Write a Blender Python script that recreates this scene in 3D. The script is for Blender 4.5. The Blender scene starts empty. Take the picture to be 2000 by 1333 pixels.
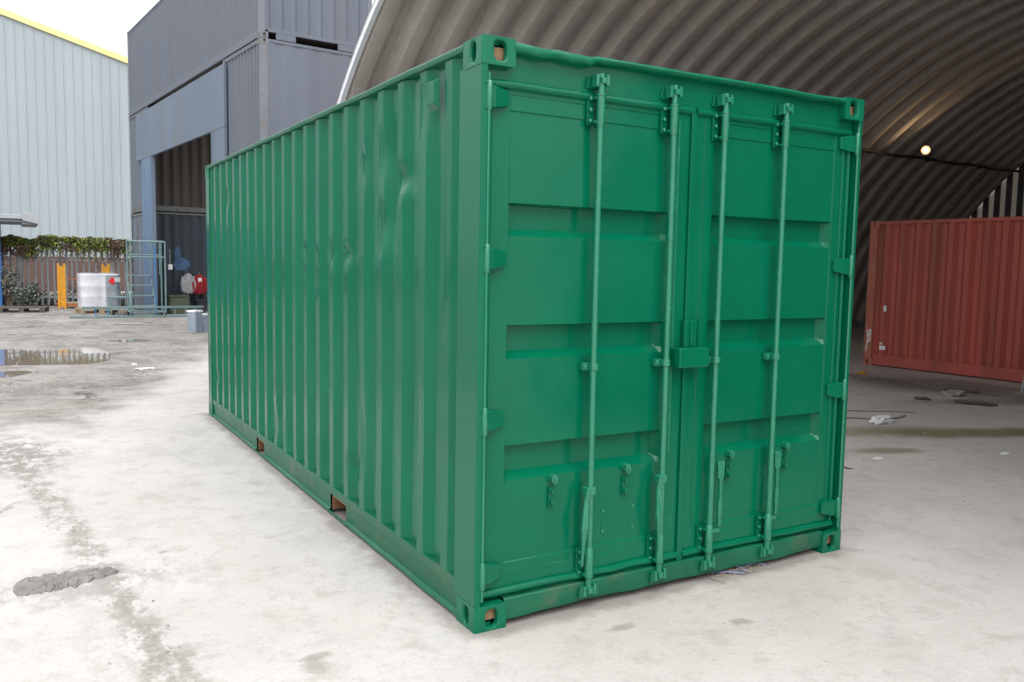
import bpy, bmesh, math, random
from mathutils import Vector, Matrix, noise
R = math.radians
random.seed(7)
scene = bpy.context.scene
COL = scene.collection

# ------------------------------------------------------------------ camera
cam_d = bpy.data.cameras.new('camera')
cam = bpy.data.objects.new('camera', cam_d); COL.objects.link(cam)
scene.camera = cam
cam_d.sensor_width = 36.0
cam_d.lens = 29.61
cam_d.clip_start = 0.05
cam_d.clip_end = 1500
YAW, PITCH, ROLL = 0.5297, 0.0906, 0.0179
_f = Vector((math.sin(YAW)*math.cos(PITCH), math.cos(YAW)*math.cos(PITCH), -math.sin(PITCH)))
_r0 = Vector((math.cos(YAW), -math.sin(YAW), 0)); _u0 = _r0.cross(_f)
_r = _r0*math.cos(ROLL) + _u0*math.sin(ROLL); _u = _u0*math.cos(ROLL) - _r0*math.sin(ROLL)
cam.matrix_world = Matrix(((_r.x, _u.x, -_f.x, -1.695), (_r.y, _u.y, -_f.y, -3.181), (_r.z, _u.z, -_f.z, 1.637), (0, 0, 0, 1)))

# ------------------------------------------------------------------ overcast sky
SUN_EL, SUN_AZ = R(56), R(190)          # azimuth clockwise from +y
world = bpy.data.worlds.new('World'); scene.world = world
world.use_nodes = True
wn = world.node_tree.nodes; wl = world.node_tree.links
wn.clear()
sky = wn.new('ShaderNodeTexSky'); sky.sky_type = 'NISHITA'; sky.sun_disc = False
sky.sun_elevation = SUN_EL; sky.sun_rotation = SUN_AZ
sky.air_density = 1.0; sky.dust_density = 4.0; sky.ozone_density = 1.0
hsv = wn.new('ShaderNodeHueSaturation'); hsv.inputs['Saturation'].default_value = 0.22
mix = wn.new('ShaderNodeMix'); mix.data_type = 'RGBA'; mix.inputs[0].default_value = 0.8
# the cloud layer: standard overcast sky, three times brighter overhead than at the horizon
wtc = wn.new('ShaderNodeTexCoord'); wsx = wn.new('ShaderNodeSeparateXYZ'); wl.new(wtc.outputs['Generated'], wsx.inputs[0])
wmr = wn.new('ShaderNodeMapRange'); wmr.inputs[1].default_value = 0.0; wmr.inputs[2].default_value = 1.0; wmr.inputs[3].default_value = 1/3; wmr.inputs[4].default_value = 1.0
wl.new(wsx.outputs[2], wmr.inputs[0])
wsc = wn.new('ShaderNodeVectorMath'); wsc.operation = 'SCALE'; wsc.inputs[0].default_value = (9.6, 9.85, 10.2)
wl.new(wmr.outputs[0], wsc.inputs['Scale']); wl.new(wsc.outputs[0], mix.inputs[7])
bg = wn.new('ShaderNodeBackground'); bg.inputs['Strength'].default_value = 0.13
wo = wn.new('ShaderNodeOutputWorld')
wl.new(sky.outputs[0], hsv.inputs['Color']); wl.new(hsv.outputs[0], mix.inputs[6])
wl.new(mix.outputs[2], bg.inputs['Color']); wl.new(bg.outputs[0], wo.inputs['Surface'])

sun_d = bpy.data.lights.new('sun', 'SUN'); sun_d.energy = 0.7; sun_d.angle = R(55); sun_d.color = (1.0, 0.97, 0.93)
sun = bpy.data.objects.new('sun', sun_d); COL.objects.link(sun)
sd = Vector((math.sin(SUN_AZ)*math.cos(SUN_EL), math.cos(SUN_AZ)*math.cos(SUN_EL), math.sin(SUN_EL)))
sun.rotation_euler = (-sd).to_track_quat('-Z', 'Y').to_euler()
sun.location = (0, 0, 40)

vs = scene.view_settings
vs.view_transform = 'Standard'; vs.look = 'None'; vs.gamma = 1.0; vs.use_curve_mapping = False
vs.exposure = 1.12
scene.cycles.use_adaptive_sampling = True; scene.cycles.adaptive_threshold = 0.02
scene.cycles.max_bounces = 7; scene.cycles.diffuse_bounces = 4; scene.cycles.glossy_bounces = 3; scene.cycles.transmission_bounces = 2

# ------------------------------------------------------------------ materials
MATS = {}
def mat(name, col, rough=0.5, metal=0.0, var=0.0, scale=3.0, bump=0.0, bscale=40.0, dirt=None, dirt_amt=0.0, dirt_scale=1.5, streak=False, spec=0.5, emit=None, dirt_edge=0.12, coat=0.0):
    m = bpy.data.materials.new(name); m.use_nodes = True
    nt = m.node_tree; N = nt.nodes; L = nt.links
    b = N['Principled BSDF']
    b.inputs['Roughness'].default_value = rough; b.inputs['Metallic'].default_value = metal
    b.inputs['Specular IOR Level'].default_value = spec
    b.inputs['Coat Weight'].default_value = coat
    b.inputs['Coat Roughness'].default_value = 0.15
    c4 = (*col, 1)
    b.inputs['Base Color'].default_value = c4
    tc = N.new('ShaderNodeTexCoord'); src = tc.outputs['Object']
    if streak:
        mp = N.new('ShaderNodeMapping'); mp.inputs['Scale'].default_value = (1, 1, 0.12); L.new(src, mp.inputs[0]); src2 = mp.outputs[0]
    else: src2 = src
    cur = None
    if var > 0:
        n = N.new('ShaderNodeTexNoise'); n.inputs['Scale'].default_value = scale; n.inputs['Detail'].default_value = 6; n.inputs['Roughness'].default_value = 0.62
        L.new(src2, n.inputs['Vector'])
        r = N.new('ShaderNodeMapRange'); r.inputs[1].default_value = 0.3; r.inputs[2].default_value = 0.7; r.inputs[3].default_value = 1-var; r.inputs[4].default_value = 1+var
        L.new(n.outputs['Fac'], r.inputs[0])
        v = N.new('ShaderNodeVectorMath'); v.operation = 'SCALE'; v.inputs[0].default_value = col
        L.new(r.outputs[0], v.inputs['Scale']); cur = v.outputs[0]
        L.new(cur, b.inputs['Base Color'])
        rr = N.new('ShaderNodeMapRange'); rr.inputs[1].default_value = 0.3; rr.inputs[2].default_value = 0.7; rr.inputs[3].default_value = max(0.02, rough-0.1); rr.inputs[4].default_value = min(1, rough+0.1)
        L.new(n.outputs['Fac'], rr.inputs[0]); L.new(rr.outputs[0], b.inputs['Roughness'])
    if dirt:
        n2 = N.new('ShaderNodeTexNoise'); n2.inputs['Scale'].default_value = dirt_scale; n2.inputs['Detail'].default_value = 8; n2.inputs['Roughness'].default_value = 0.7
        L.new(src2, n2.inputs['Vector'])
        r2 = N.new('ShaderNodeMapRange'); r2.inputs[1].default_value = 0.62-dirt_amt*0.3; r2.inputs[2].default_value = r2.inputs[1].default_value+dirt_edge
        L.new(n2.outputs['Fac'], r2.inputs[0])
        mx = N.new('ShaderNodeMix'); mx.data_type = 'RGBA'
        L.new(r2.outputs[0], mx.inputs[0])
        if cur: L.new(cur, mx.inputs[6])
        else: mx.inputs[6].default_value = c4
        mx.inputs[7].default_value = (*dirt, 1)
        L.new(mx.outputs[2], b.inputs['Base Color'])
    if bump > 0:
        n3 = N.new('ShaderNodeTexNoise'); n3.inputs['Scale'].default_value = bscale; n3.inputs['Detail'].default_value = 4
        L.new(src, n3.inputs['Vector'])
        bp = N.new('ShaderNodeBump'); bp.inputs['Strength'].default_value = bump; bp.inputs['Distance'].default_value = 0.01
        L.new(n3.outputs['Fac'], bp.inputs['Height']); L.new(bp.outputs[0], b.inputs['Normal'])
    if emit:
        b.inputs['Emission Color'].default_value = (*emit[0], 1); b.inputs['Emission Strength'].default_value = emit[1]
    MATS[name] = m
    return m

mat('green_paint', (0.0006, 0.124, 0.061), 0.18, spec=0.28, var=0.07, scale=1.6, bump=0.10, bscale=14, dirt=(0.002, 0.138, 0.070), dirt_amt=0.25, dirt_scale=1.1, dirt_edge=0.3)
mat('green_casting', (0.0015, 0.135, 0.068), 0.26, spec=0.3, var=0.1, scale=6, bump=0.2, bscale=18, dirt=(0.20, 0.17, 0.13), dirt_amt=-0.20, dirt_scale=13, dirt_edge=0.05)
mat('green_rod', (0.008, 0.180, 0.098), 0.22, spec=0.85, var=0.12, scale=9, bump=0.08, bscale=60, dirt=(0.16, 0.12, 0.07), dirt_amt=-0.42, dirt_scale=22, dirt_edge=0.04)  # lighter than the container green, to put the rods' highlight into the colour
mat('green_rail', (0.005, 0.112, 0.055), 0.36, spec=0.35, var=0.15, scale=5, bump=0.15, bscale=20, dirt=(0.09, 0.115, 0.085), dirt_amt=0.25, dirt_scale=4, dirt_edge=0.25)
mat('rust', (0.24, 0.115, 0.06), 0.85, var=0.35, scale=14, bump=0.5, bscale=60)
mat('rust_wood', (0.36, 0.22, 0.12), 0.8, var=0.3, scale=18, bump=0.4, bscale=50)
mat('dark_void', (0.02, 0.02, 0.022), 0.9)
mat('grey_blue_paint', (0.122, 0.139, 0.172), 0.5, var=0.1, scale=1.2, bump=0.08, bscale=10, dirt=(0.12, 0.12, 0.13), dirt_amt=0.3, dirt_scale=0.9, streak=True, dirt_edge=0.3)
mat('grey_post_paint', (0.165, 0.18, 0.21), 0.55, var=0.12, scale=3, bump=0.1, bscale=20, dirt=(0.16, 0.13, 0.10), dirt_amt=0.25, dirt_scale=4)
mat('portal_paint', (0.135, 0.175, 0.235), 0.5, var=0.14, scale=0.7, bump=0.08, bscale=6, dirt=(0.16, 0.155, 0.15), dirt_amt=0.4, dirt_scale=0.8, streak=True, dirt_edge=0.3)
mat('column_paint', (0.11, 0.18, 0.29), 0.5, var=0.14, scale=1.6, bump=0.08, bscale=12, dirt=(0.22, 0.33, 0.32), dirt_amt=0.3, dirt_scale=1.5, dirt_edge=0.3)
mat('dark_container', (0.055, 0.045, 0.037), 0.7, var=0.3, scale=1.8, bump=0.15, bscale=12, dirt=(0.10, 0.09, 0.08), dirt_amt=0.3, dirt_scale=1.6, streak=True, dirt_edge=0.25)
mat('dark_blue_container', (0.032, 0.045, 0.058), 0.6, var=0.3, scale=1.8, bump=0.15, bscale=12, dirt=(0.07, 0.07, 0.07), dirt_amt=0.3, dirt_scale=1.6, streak=True, dirt_edge=0.25)
mat('rail_worn', (0.13, 0.14, 0.135), 0.65, var=0.3, scale=3, dirt=(0.10, 0.085, 0.07), dirt_amt=0.4, dirt_scale=3)
mat('blue_spray', (0.045, 0.095, 0.185), 0.7, var=0.3, scale=6)
mat('red_paint', (0.43, 0.080, 0.058), 0.55, var=0.14, scale=1.5, bump=0.12, bscale=14, dirt=(0.23, 0.07, 0.038), dirt_amt=0.5, dirt_scale=2.0, streak=True, dirt_edge=0.25)
mat('red_post_paint', (0.38, 0.11, 0.07), 0.65, var=0.2, scale=4, bump=0.2, bscale=24, dirt=(0.30, 0.20, 0.15), dirt_amt=0.25, dirt_scale=5)
mat('white_paint', (0.72, 0.72, 0.72), 0.6, var=0.12, scale=5)
mat('white_trim', (0.74, 0.78, 0.83), 0.45, var=0.08, scale=2)
mat('label_white', (0.8, 0.8, 0.78), 0.5, var=0.1, scale=20)
mat('red_label', (0.75, 0.02, 0.03), 0.5, var=0.05, scale=10)
mat('cladding', (0.345, 0.395, 0.42), 0.5, var=0.06, scale=0.6, bump=0.04, bscale=3, dirt=(0.30, 0.34, 0.36), dirt_amt=0.4, dirt_scale=0.35, streak=True, dirt_edge=0.3)
mat('yellow_trim', (0.86, 0.76, 0.30), 0.5, var=0.08, scale=1)
mat('roof_grey', (0.40, 0.42, 0.44), 0.5, var=0.1, scale=2)
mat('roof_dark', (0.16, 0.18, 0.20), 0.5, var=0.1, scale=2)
mat('galv', (0.30, 0.315, 0.33), 0.55, 0.2, var=0.2, scale=6, dirt=(0.20, 0.17, 0.15), dirt_amt=0.3, dirt_scale=5)
mat('cabin_blue', (0.035, 0.15, 0.42), 0.5, var=0.15, scale=1.5, dirt=(0.05, 0.16, 0.22), dirt_amt=0.3, dirt_scale=1)
mat('yellow_paint', (0.72, 0.33, 0.02), 0.5, var=0.15, scale=6, dirt=(0.35, 0.15, 0.04), dirt_amt=0.25, dirt_scale=8)
mat('orange_rust', (0.40, 0.13, 0.05), 0.7, var=0.2, scale=10)
mat('wood', (0.36, 0.27, 0.18), 0.8, var=0.3, scale=9, bump=0.3, bscale=40)
mat('dark_wood', (0.09, 0.075, 0.065), 0.85, var=0.35, scale=8, bump=0.3, bscale=40)
mat('film', (0.66, 0.66, 0.70), 0.22, var=0.12, scale=5, bump=0.5, bscale=9)
mat('film_grey', (0.33, 0.36, 0.38), 0.25, var=0.2, scale=6, bump=0.5, bscale=9)
mat('teal_paint', (0.15, 0.24, 0.25), 0.5, var=0.25, scale=5, dirt=(0.22, 0.27, 0.25), dirt_amt=0.35, dirt_scale=6)
mat('blue_paint', (0.06, 0.20, 0.40), 0.5, var=0.2, scale=6)
mat('cloth_red', (0.27, 0.014, 0.02), 0.9, var=0.3, scale=10)
mat('cloth_grey', (0.34, 0.34, 0.35), 0.9, var=0.25, scale=10)
mat('tin', (0.30, 0.36, 0.42), 0.4, 0.3, var=0.15, scale=8)
mat('tin_dark', (0.10, 0.12, 0.14), 0.5, 0.2, var=0.2, scale=8)
mat('olive', (0.07, 0.085, 0.055), 0.7, var=0.25, scale=5)
mat('black_plastic', (0.022, 0.023, 0.027), 0.5, var=0.2, scale=5)
mat('pipe_dark', (0.05, 0.04, 0.035), 0.6, var=0.2, scale=4)
mat('gable_pale', (0.44, 0.40, 0.36), 0.6, var=0.12, scale=1.5, dirt=(0.34, 0.30, 0.26), dirt_amt=0.3, dirt_scale=1.2, streak=True)
def gable_mat():
    m = mat('gable_sheet_pale', (0.66, 0.62, 0.56), 0.6, var=0.12, scale=1.5, dirt=(0.45, 0.40, 0.34), dirt_amt=0.3, dirt_scale=1.2, streak=True)
    N = m.node_tree.nodes; L = m.node_tree.links; b = N['Principled BSDF']; out = [n for n in N if n.type == 'OUTPUT_MATERIAL'][0]
    t = N.new('ShaderNodeBsdfTranslucent'); t.inputs['Color'].default_value = (0.15, 0.135, 0.115, 1)
    mx = N.new('ShaderNodeMixShader'); mx.inputs[0].default_value = 0.35
    L.new(b.outputs[0], mx.inputs[1]); L.new(t.outputs[0], mx.inputs[2]); L.new(mx.outputs[0], out.inputs['Surface'])
gable_mat()
mat('gable_dark', (0.10, 0.095, 0.10), 0.7, var=0.2, scale=2)
mat('paper', (0.74, 0.74, 0.74), 0.7, var=0.08, scale=20)
mat('bark', (0.15, 0.10, 0.07), 0.9, var=0.3, scale=12)
mat('leaf_green', (0.12, 0.17, 0.035), 0.55, var=0.35, scale=11)
mat('leaf_yellow', (0.30, 0.29, 0.05), 0.55, var=0.3, scale=11)
mat('leaf_brown', (0.20, 0.135, 0.10), 0.8, var=0.3, scale=11)
mat('leaf_grey', (0.17, 0.20, 0.17), 0.5, var=0.35, scale=9)
mat('leaf_dark', (0.035, 0.05, 0.032), 0.6, var=0.3, scale=9)
mat('strap_blue', (0.20, 0.22, 0.36), 0.35, var=0.2, scale=20)
mat('straw', (0.28, 0.23, 0.19), 0.9, var=0.3, scale=30)
mat('wire_dark', (0.10, 0.10, 0.11), 0.5)
mat('mud', (0.20, 0.184, 0.17), 0.9, var=0.3, scale=14, bump=1.0, bscale=28)
mat('stone', (0.36, 0.34, 0.32), 0.9, var=0.35, scale=12, bump=0.4, bscale=40)
mat('lamp_halo_ring', (0.8, 0.6, 0.35), 0.4, emit=((1.0, 0.60, 0.26), 0.40))  # weak warm emission, imitates the halo round the lens
mat('lamp_glow', (1, 0.9, 0.7), 0.5, emit=((1.0, 0.80, 0.50), 1.6))

def brick_mat():
    m = bpy.data.materials.new('brick'); m.use_nodes = True; N = m.node_tree.nodes; L = m.node_tree.links
    b = N['Principled BSDF']; b.inputs['Roughness'].default_value = 0.9
    tc = N.new('ShaderNodeTexCoord'); mp = N.new('ShaderNodeMapping'); mp.inputs['Rotation'].default_value = (R(90), 0, 0)
    t = N.new('ShaderNodeTexBrick'); t.inputs['Color1'].default_value = (0.14, 0.062, 0.045, 1); t.inputs['Color2'].default_value = (0.095, 0.05, 0.042, 1); t.inputs['Mortar'].default_value = (0.12, 0.10, 0.09, 1)
    t.inputs['Scale'].default_value = 1.0; t.inputs['Brick Width'].default_value = 0.225; t.inputs['Row Height'].default_value = 0.075; t.inputs['Mortar Size'].default_value = 0.01
    L.new(tc.outputs['Object'], mp.inputs[0]); L.new(mp.outputs[0], t.inputs[0]); L.new(t.outputs[0], b.inputs['Base Color'])
    MATS['brick'] = m
brick_mat()

def arch_mat():
    m = mat('arch_steel', (0.46, 0.43, 0.40), 0.75, 0.0, spec=0.2, var=0.14, scale=0.9, dirt=(0.36, 0.30, 0.25), dirt_amt=0.45, dirt_scale=0.5, dirt_edge=0.35)
    N = m.node_tree.nodes; L = m.node_tree.links; b = N['Principled BSDF']
    tc = N.new('ShaderNodeTexCoord'); sx = N.new('ShaderNodeSeparateXYZ'); L.new(tc.outputs['Object'], sx.inputs[0])
    ad = N.new('ShaderNodeMath'); ad.operation = 'ADD'; ad.inputs[1].default_value = 2.237; L.new(sx.outputs[2], ad.inputs[0])
    at = N.new('ShaderNodeMath'); at.operation = 'ARCTAN2'; L.new(sx.outputs[1], at.inputs[0]); L.new(ad.outputs[0], at.inputs[1])
    mu = N.new('ShaderNodeMath'); mu.operation = 'MULTIPLY'; mu.inputs[1].default_value = 8.945*2*math.pi/0.05; L.new(at.outputs[0], mu.inputs[0])
    si = N.new('ShaderNodeMath'); si.operation = 'SINE'; L.new(mu.outputs[0], si.inputs[0])
    bp = N.new('ShaderNodeBump'); bp.inputs['Strength'].default_value = 0.35; bp.inputs['Distance'].default_value = 0.006
    L.new(si.outputs[0], bp.inputs['Height']); L.new(bp.outputs[0], b.inputs['Normal'])
arch_mat()

def ground_mat():
    m = bpy.data.materials.new('concrete_yard'); m.use_nodes = True; nt = m.node_tree; N = nt.nodes; L = nt.links
    b = N['Principled BSDF']; b.inputs['Specular IOR Level'].default_value = 0.35
    geo = N.new('ShaderNodeNewGeometry'); pos = geo.outputs['Position']
    def nz(scale, detail=6, rough=0.6, stretch=None, off=0):
        detail = min(detail, max(1.5, math.log2(110/scale)), 6)
        n = N.new('ShaderNodeTexNoise'); n.inputs['Scale'].default_value = scale; n.inputs['Detail'].default_value = detail; n.inputs['Roughness'].default_value = rough
        mp = N.new('ShaderNodeMapping'); mp.inputs['Location'].default_value = (off, off*0.7, 0)
        if stretch: mp.inputs['Scale'].default_value = stretch
        L.new(pos, mp.inputs[0]); L.new(mp.outputs[0], n.inputs['Vector'])
        return n.outputs['Fac']
    def mr(x, a, c, d=0.0, e=1.0):
        r = N.new('ShaderNodeMapRange'); r.interpolation_type = 'SMOOTHSTEP'
        r.inputs[1].default_value = a; r.inputs[2].default_value = c; r.inputs[3].default_value = d; r.inputs[4].default_value = e
        L.new(x, r.inputs[0]); return r.outputs[0]
    def mth(op, a, c):
        k = N.new('ShaderNodeMath'); k.operation = op
        for i, q in enumerate((a, c)):
            if isinstance(q, (int, float)): k.inputs[i].default_value = q
            else: L.new(q, k.inputs[i])
        return k.outputs[0]
    def mixc(fac, a, c):
        x = N.new('ShaderNodeMix'); x.data_type = 'RGBA'
        if isinstance(fac, float): x.inputs[0].default_value = fac
        else: L.new(fac, x.inputs[0])
        for i, q in ((6, a), (7, c)):
            if isinstance(q, tuple): x.inputs[i].default_value = (*q, 1)
            else: L.new(q, x.inputs[i])
        return x.outputs[2]
    WOB = {}
    def blob(cx, cy, rx, ry, wob=0.7, nsc=1.5, soft=0.35, rot=0.0):
        mp = N.new('ShaderNodeMapping'); mp.vector_type = 'TEXTURE'
        mp.inputs['Location'].default_value = (cx, cy, 0); mp.inputs['Scale'].default_value = (rx, ry, 1000); mp.inputs['Rotation'].default_value = (0, 0, rot)
        L.new(pos, mp.inputs[0])
        ln = N.new('ShaderNodeVectorMath'); ln.operation = 'LENGTH'; L.new(mp.outputs[0], ln.inputs[0])
        key = 1.2 if nsc < 1.8 else (2.6 if nsc < 3 else (5.0 if nsc < 8 else 14.0))
        if key not in WOB: WOB[key] = mth('SUBTRACT', nz(key, 6, 0.72, None, key*3), 0.5)
        w = mth('MULTIPLY', WOB[key], wob*2)
        return mr(mth('ADD', ln.outputs['Value'], w), 1-soft, 1+soft, 1.0, 0.0)
    sx = N.new('ShaderNodeSeparateXYZ'); L.new(pos, sx.inputs[0]); X, Y = sx.outputs[0], sx.outputs[1]
    # clean concrete
    c = mixc(mr(nz(0.9, 8, 0.65), 0.35, 0.65), (0.52, 0.485, 0.46), (0.46, 0.43, 0.405))
    c = mixc(mr(nz(5, 8, 0.7, None, 3), 0.5, 0.72), c, (0.41, 0.375, 0.35))
    c = mixc(mr(nz(2.2, 8, 0.75, (1.0, 0.45, 1), 8), 0.56, 0.70, 0, 0.5), c, (0.36, 0.335, 0.31))
    c = mixc(mr(nz(30, 4, 0.7, None, 5), 0.60, 0.75, 0, 0.35), c, (0.26, 0.24, 0.22))
    c = mixc(mr(nz(1.6, 5, 0.6, None, 13), 0.62, 0.74, 0, 0.25), c, (0.44, 0.47, 0.54))
    # grey worn yard beyond the slab
    wob = mth('MULTIPLY', mth('SUBTRACT', nz(0.7, 8, 0.72, None, 21), 0.5), 6.0)
    far = mr(mth('ADD', mth('SUBTRACT', Y, mth('MULTIPLY', mth('MAXIMUM', mth('ADD', X, 1.2), 0.0), 2.6)), wob), 4.8, 7.2)
    left = mr(X, 1.6, 3.0, 1.0, 0.0)
    far = mth('MULTIPLY', far, left)
    g = mixc(mr(nz(1.1, 9, 0.72, (1.0, 0.6, 1), 31), 0.38, 0.62), (0.185, 0.170, 0.153), (0.285, 0.262, 0.238))
    g = mixc(mr(nz(0.55, 8, 0.7, (0.45, 1.0, 1), 41), 0.56, 0.66), g, (0.36, 0.34, 0.32))
    g = mixc(mr(nz(3.0, 8, 0.75, None, 51), 0.58, 0.7), g, (0.115, 0.105, 0.098))
    g = mixc(mr(nz(0.8, 8, 0.7, (0.5, 1.3, 1), 61), 0.60, 0.68, 0, 0.7), g, (0.22, 0.185, 0.14))
    g = mixc(mr(nz(2.4, 10, 0.8, (1.0, 0.55, 1), 131), 0.50, 0.58, 0, 0.8), g, (0.29, 0.275, 0.26))
    g = mixc(mr(nz(1.7, 10, 0.8, (0.8, 0.5, 1), 141), 0.57, 0.63, 0, 0.85), g, (0.10, 0.09, 0.082))
    g = mixc(mr(nz(11, 6, 0.8, (1, 0.6, 1), 151), 0.56, 0.66, 0, 0.5), g, (0.09, 0.082, 0.075))
    c = mixc(mr(nz(70, 3, 0.8, None, 161), 0.52, 0.72, 0, 0.30), c, (0.30, 0.275, 0.255))
    c = mixc(mth('MULTIPLY', mr(nz(3.3, 10, 0.82, None, 171), 0.52, 0.60), 0.28), c, (0.33, 0.305, 0.285))
    c = mixc(far, c, g)
    # mud along the joint and dirty patches on the slab
    brk = mth('MULTIPLY', mr(nz(7, 9, 0.78, (1.0, 0.6, 1), 111), 0.40, 0.56), mr(nz(22, 6, 0.75, None, 121), 0.30, 0.55, 0.55, 1.0))
    for (a0, b0, a1, b1, wd) in ((-1.83, 5.6, -1.72, 4.2, 0.22), (-1.72, 4.3, -1.44, 2.35, 0.10), (-1.45, 2.4, -1.27, 0.8, 0.09), (-1.29, 0.85, -1.15, -0.25, 0.12)):
        ang = math.atan2(b1-b0, a1-a0)
        c = mixc(mth('MULTIPLY', blob((a0+a1)/2, (b0+b1)/2, math.hypot(a1-a0, b1-b0)*0.56, wd, 0.9, 4.0, 0.5, ang), mth('MULTIPLY', brk, 0.9)), c, (0.25, 0.225, 0.203))
    c = mixc(mth('MULTIPLY', blob(-2.1, 4.6, 0.7, 0.65, 0.9, 2.2, 0.4), brk), c, (0.24, 0.22, 0.20))
    c = mixc(mth('MULTIPLY', blob(-1.5, 1.45, 0.45, 0.26, 0.9, 5, 0.5), mth('MULTIPLY', brk, 0.8)), c, (0.30, 0.275, 0.255))
    for (x, y, rx, ry) in ((-0.7, 0.05, 0.05, 0.06), (1.16, -0.46, 0.05, 0.035), (-1.05, 1.75, 0.02, 0.02), (0.62, 0.05-0.3, 0.06, 0.03), (-0.68, 0.12, 0.06, 0.03)):
        c = mixc(mth('MULTIPLY', blob(x, y, rx, ry, 1.1, 14, 0.5), 0.65), c, (0.24, 0.225, 0.20))
    # some dirt and a painted contact shadow along the foot of the container
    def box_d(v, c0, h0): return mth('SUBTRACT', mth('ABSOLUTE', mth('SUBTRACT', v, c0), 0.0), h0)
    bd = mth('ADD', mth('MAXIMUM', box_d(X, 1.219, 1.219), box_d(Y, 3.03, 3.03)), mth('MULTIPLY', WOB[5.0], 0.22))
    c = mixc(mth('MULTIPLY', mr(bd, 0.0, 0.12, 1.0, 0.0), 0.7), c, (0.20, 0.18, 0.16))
    # grime and moss on the hall floor
    hall = mth('MULTIPLY', mr(mth('ADD', X, mth('MULTIPLY', mth('SUBTRACT', nz(0.8, 8, 0.7, None, 71), 0.5), 6.0)), 6.0, 11.0), 0.18)
    hcol = mixc(mr(nz(1.0, 9, 0.72, (0.7, 1.2, 1), 81), 0.38, 0.64), (0.36, 0.335, 0.305), (0.47, 0.44, 0.41))
    c = mixc(hall, c, hcol)
    moss = (0.15, 0.155, 0.07)
    for (x, y, rx, ry, a) in ((6.9, 1.7, 1.5, 0.22, 0.85), (5.15, 1.62, 0.3, 0.13, 0.7), (6.1, 2.25, 0.6, 0.2, 0.6), (9.0, 2.9, 1.1, 0.25, 0.6), (9.2, 4.6, 0.5, 0.9, 0.5), (7.6, 1.25, 0.5, 0.3, 0.8)):
        c = mixc(mth('MULTIPLY', blob(x, y, rx, ry, 0.6, 2.6, 0.5, R(-22)), a), c, moss)
    for (x, y, rx, ry, a) in ((9.6, 4.2, 0.5, 1.4, 0.7), (10.3, 3.6, 0.4, 1.5, 0.6)):
        c = mixc(mth('MULTIPLY', blob(x, y, rx, ry, 0.6, 2, 0.5), a), c, (0.12, 0.105, 0.09))
    # cracks
    vo = N.new('ShaderNodeTexVoronoi'); vo.feature = 'DISTANCE_TO_EDGE'; vo.inputs['Scale'].default_value = 0.42
    wv = N.new('ShaderNodeTexNoise'); wv.inputs['Scale'].default_value = 2.5; wv.inputs['Detail'].default_value = 6; L.new(pos, wv.inputs['Vector'])
    av = N.new('ShaderNodeVectorMath'); av.operation = 'MULTIPLY_ADD'; av.inputs[1].default_value = (0.5, 0.5, 0); L.new(wv.outputs['Color'], av.inputs[0]); L.new(pos, av.inputs[2])
    L.new(av.outputs[0], vo.inputs['Vector'])
    crack = mth('MULTIPLY', mr(vo.outputs['Distance'], 0.0, 0.008, 1.0, 0.0), mth('MULTIPLY', mr(nz(0.8, 3, 0.5, None, 91), 0.5, 0.62), mr(X, -1.2, -0.7, 1.0, 0.0)))
    c = mixc(mth('MULTIPLY', crack, 0.6), c, (0.2, 0.18, 0.165))
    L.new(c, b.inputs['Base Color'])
    sp_ = N.new('ShaderNodeMapRange'); sp_.inputs[3].default_value = 0.3; sp_.inputs[4].default_value = 0.15; L.new(far, sp_.inputs[0]); L.new(sp_.outputs[0], b.inputs['Specular IOR Level'])
    wet = mth('MULTIPLY', far, mr(nz(0.9, 7, 0.7, None, 101), 0.45, 0.62))
    ro = N.new('ShaderNodeMapRange'); ro.inputs[3].default_value = 0.9; ro.inputs[4].default_value = 0.55; L.new(wet, ro.inputs[0]); L.new(ro.outputs[0], b.inputs['Roughness'])
    h = mth('ADD', mth('MULTIPLY', nz(26, 5, 0.7), 0.35), mth('MULTIPLY', nz(4, 8, 0.7, None, 2), mth('ADD', mth('MULTIPLY', far, 1.6), 0.5)))
    bp = N.new('ShaderNodeBump'); bp.inputs['Strength'].default_value = 0.45; bp.inputs['Distance'].default_value = 0.02
    L.new(mth('SUBTRACT', h, mth('MULTIPLY', crack, 0.5)), bp.inputs['Height']); L.new(bp.outputs[0], b.inputs['Normal'])
    MATS['ground'] = m
ground_mat()

def water_mat():
    m = bpy.data.materials.new('puddle_water'); m.use_nodes = True; N = m.node_tree.nodes; L = m.node_tree.links
    b = N['Principled BSDF']; b.inputs['Base Color'].default_value = (0.46, 0.39, 0.31, 1); b.inputs['Roughness'].default_value = 0.05
    b.inputs['IOR'].default_value = 1.45; b.inputs['Coat Weight'].default_value = 1.0; b.inputs['Coat Roughness'].default_value = 0.02
    n = N.new('ShaderNodeTexNoise'); n.inputs['Scale'].default_value = 2.0; tc = N.new('ShaderNodeTexCoord'); L.new(tc.outputs['Object'], n.inputs[0])
    bp = N.new('ShaderNodeBump'); bp.inputs['Strength'].default_value = 0.012; bp.inputs['Distance'].default_value = 0.02; L.new(n.outputs[0], bp.inputs['Height']); L.new(bp.outputs[0], b.inputs['Normal'])
    MATS['water'] = m
water_mat()

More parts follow.
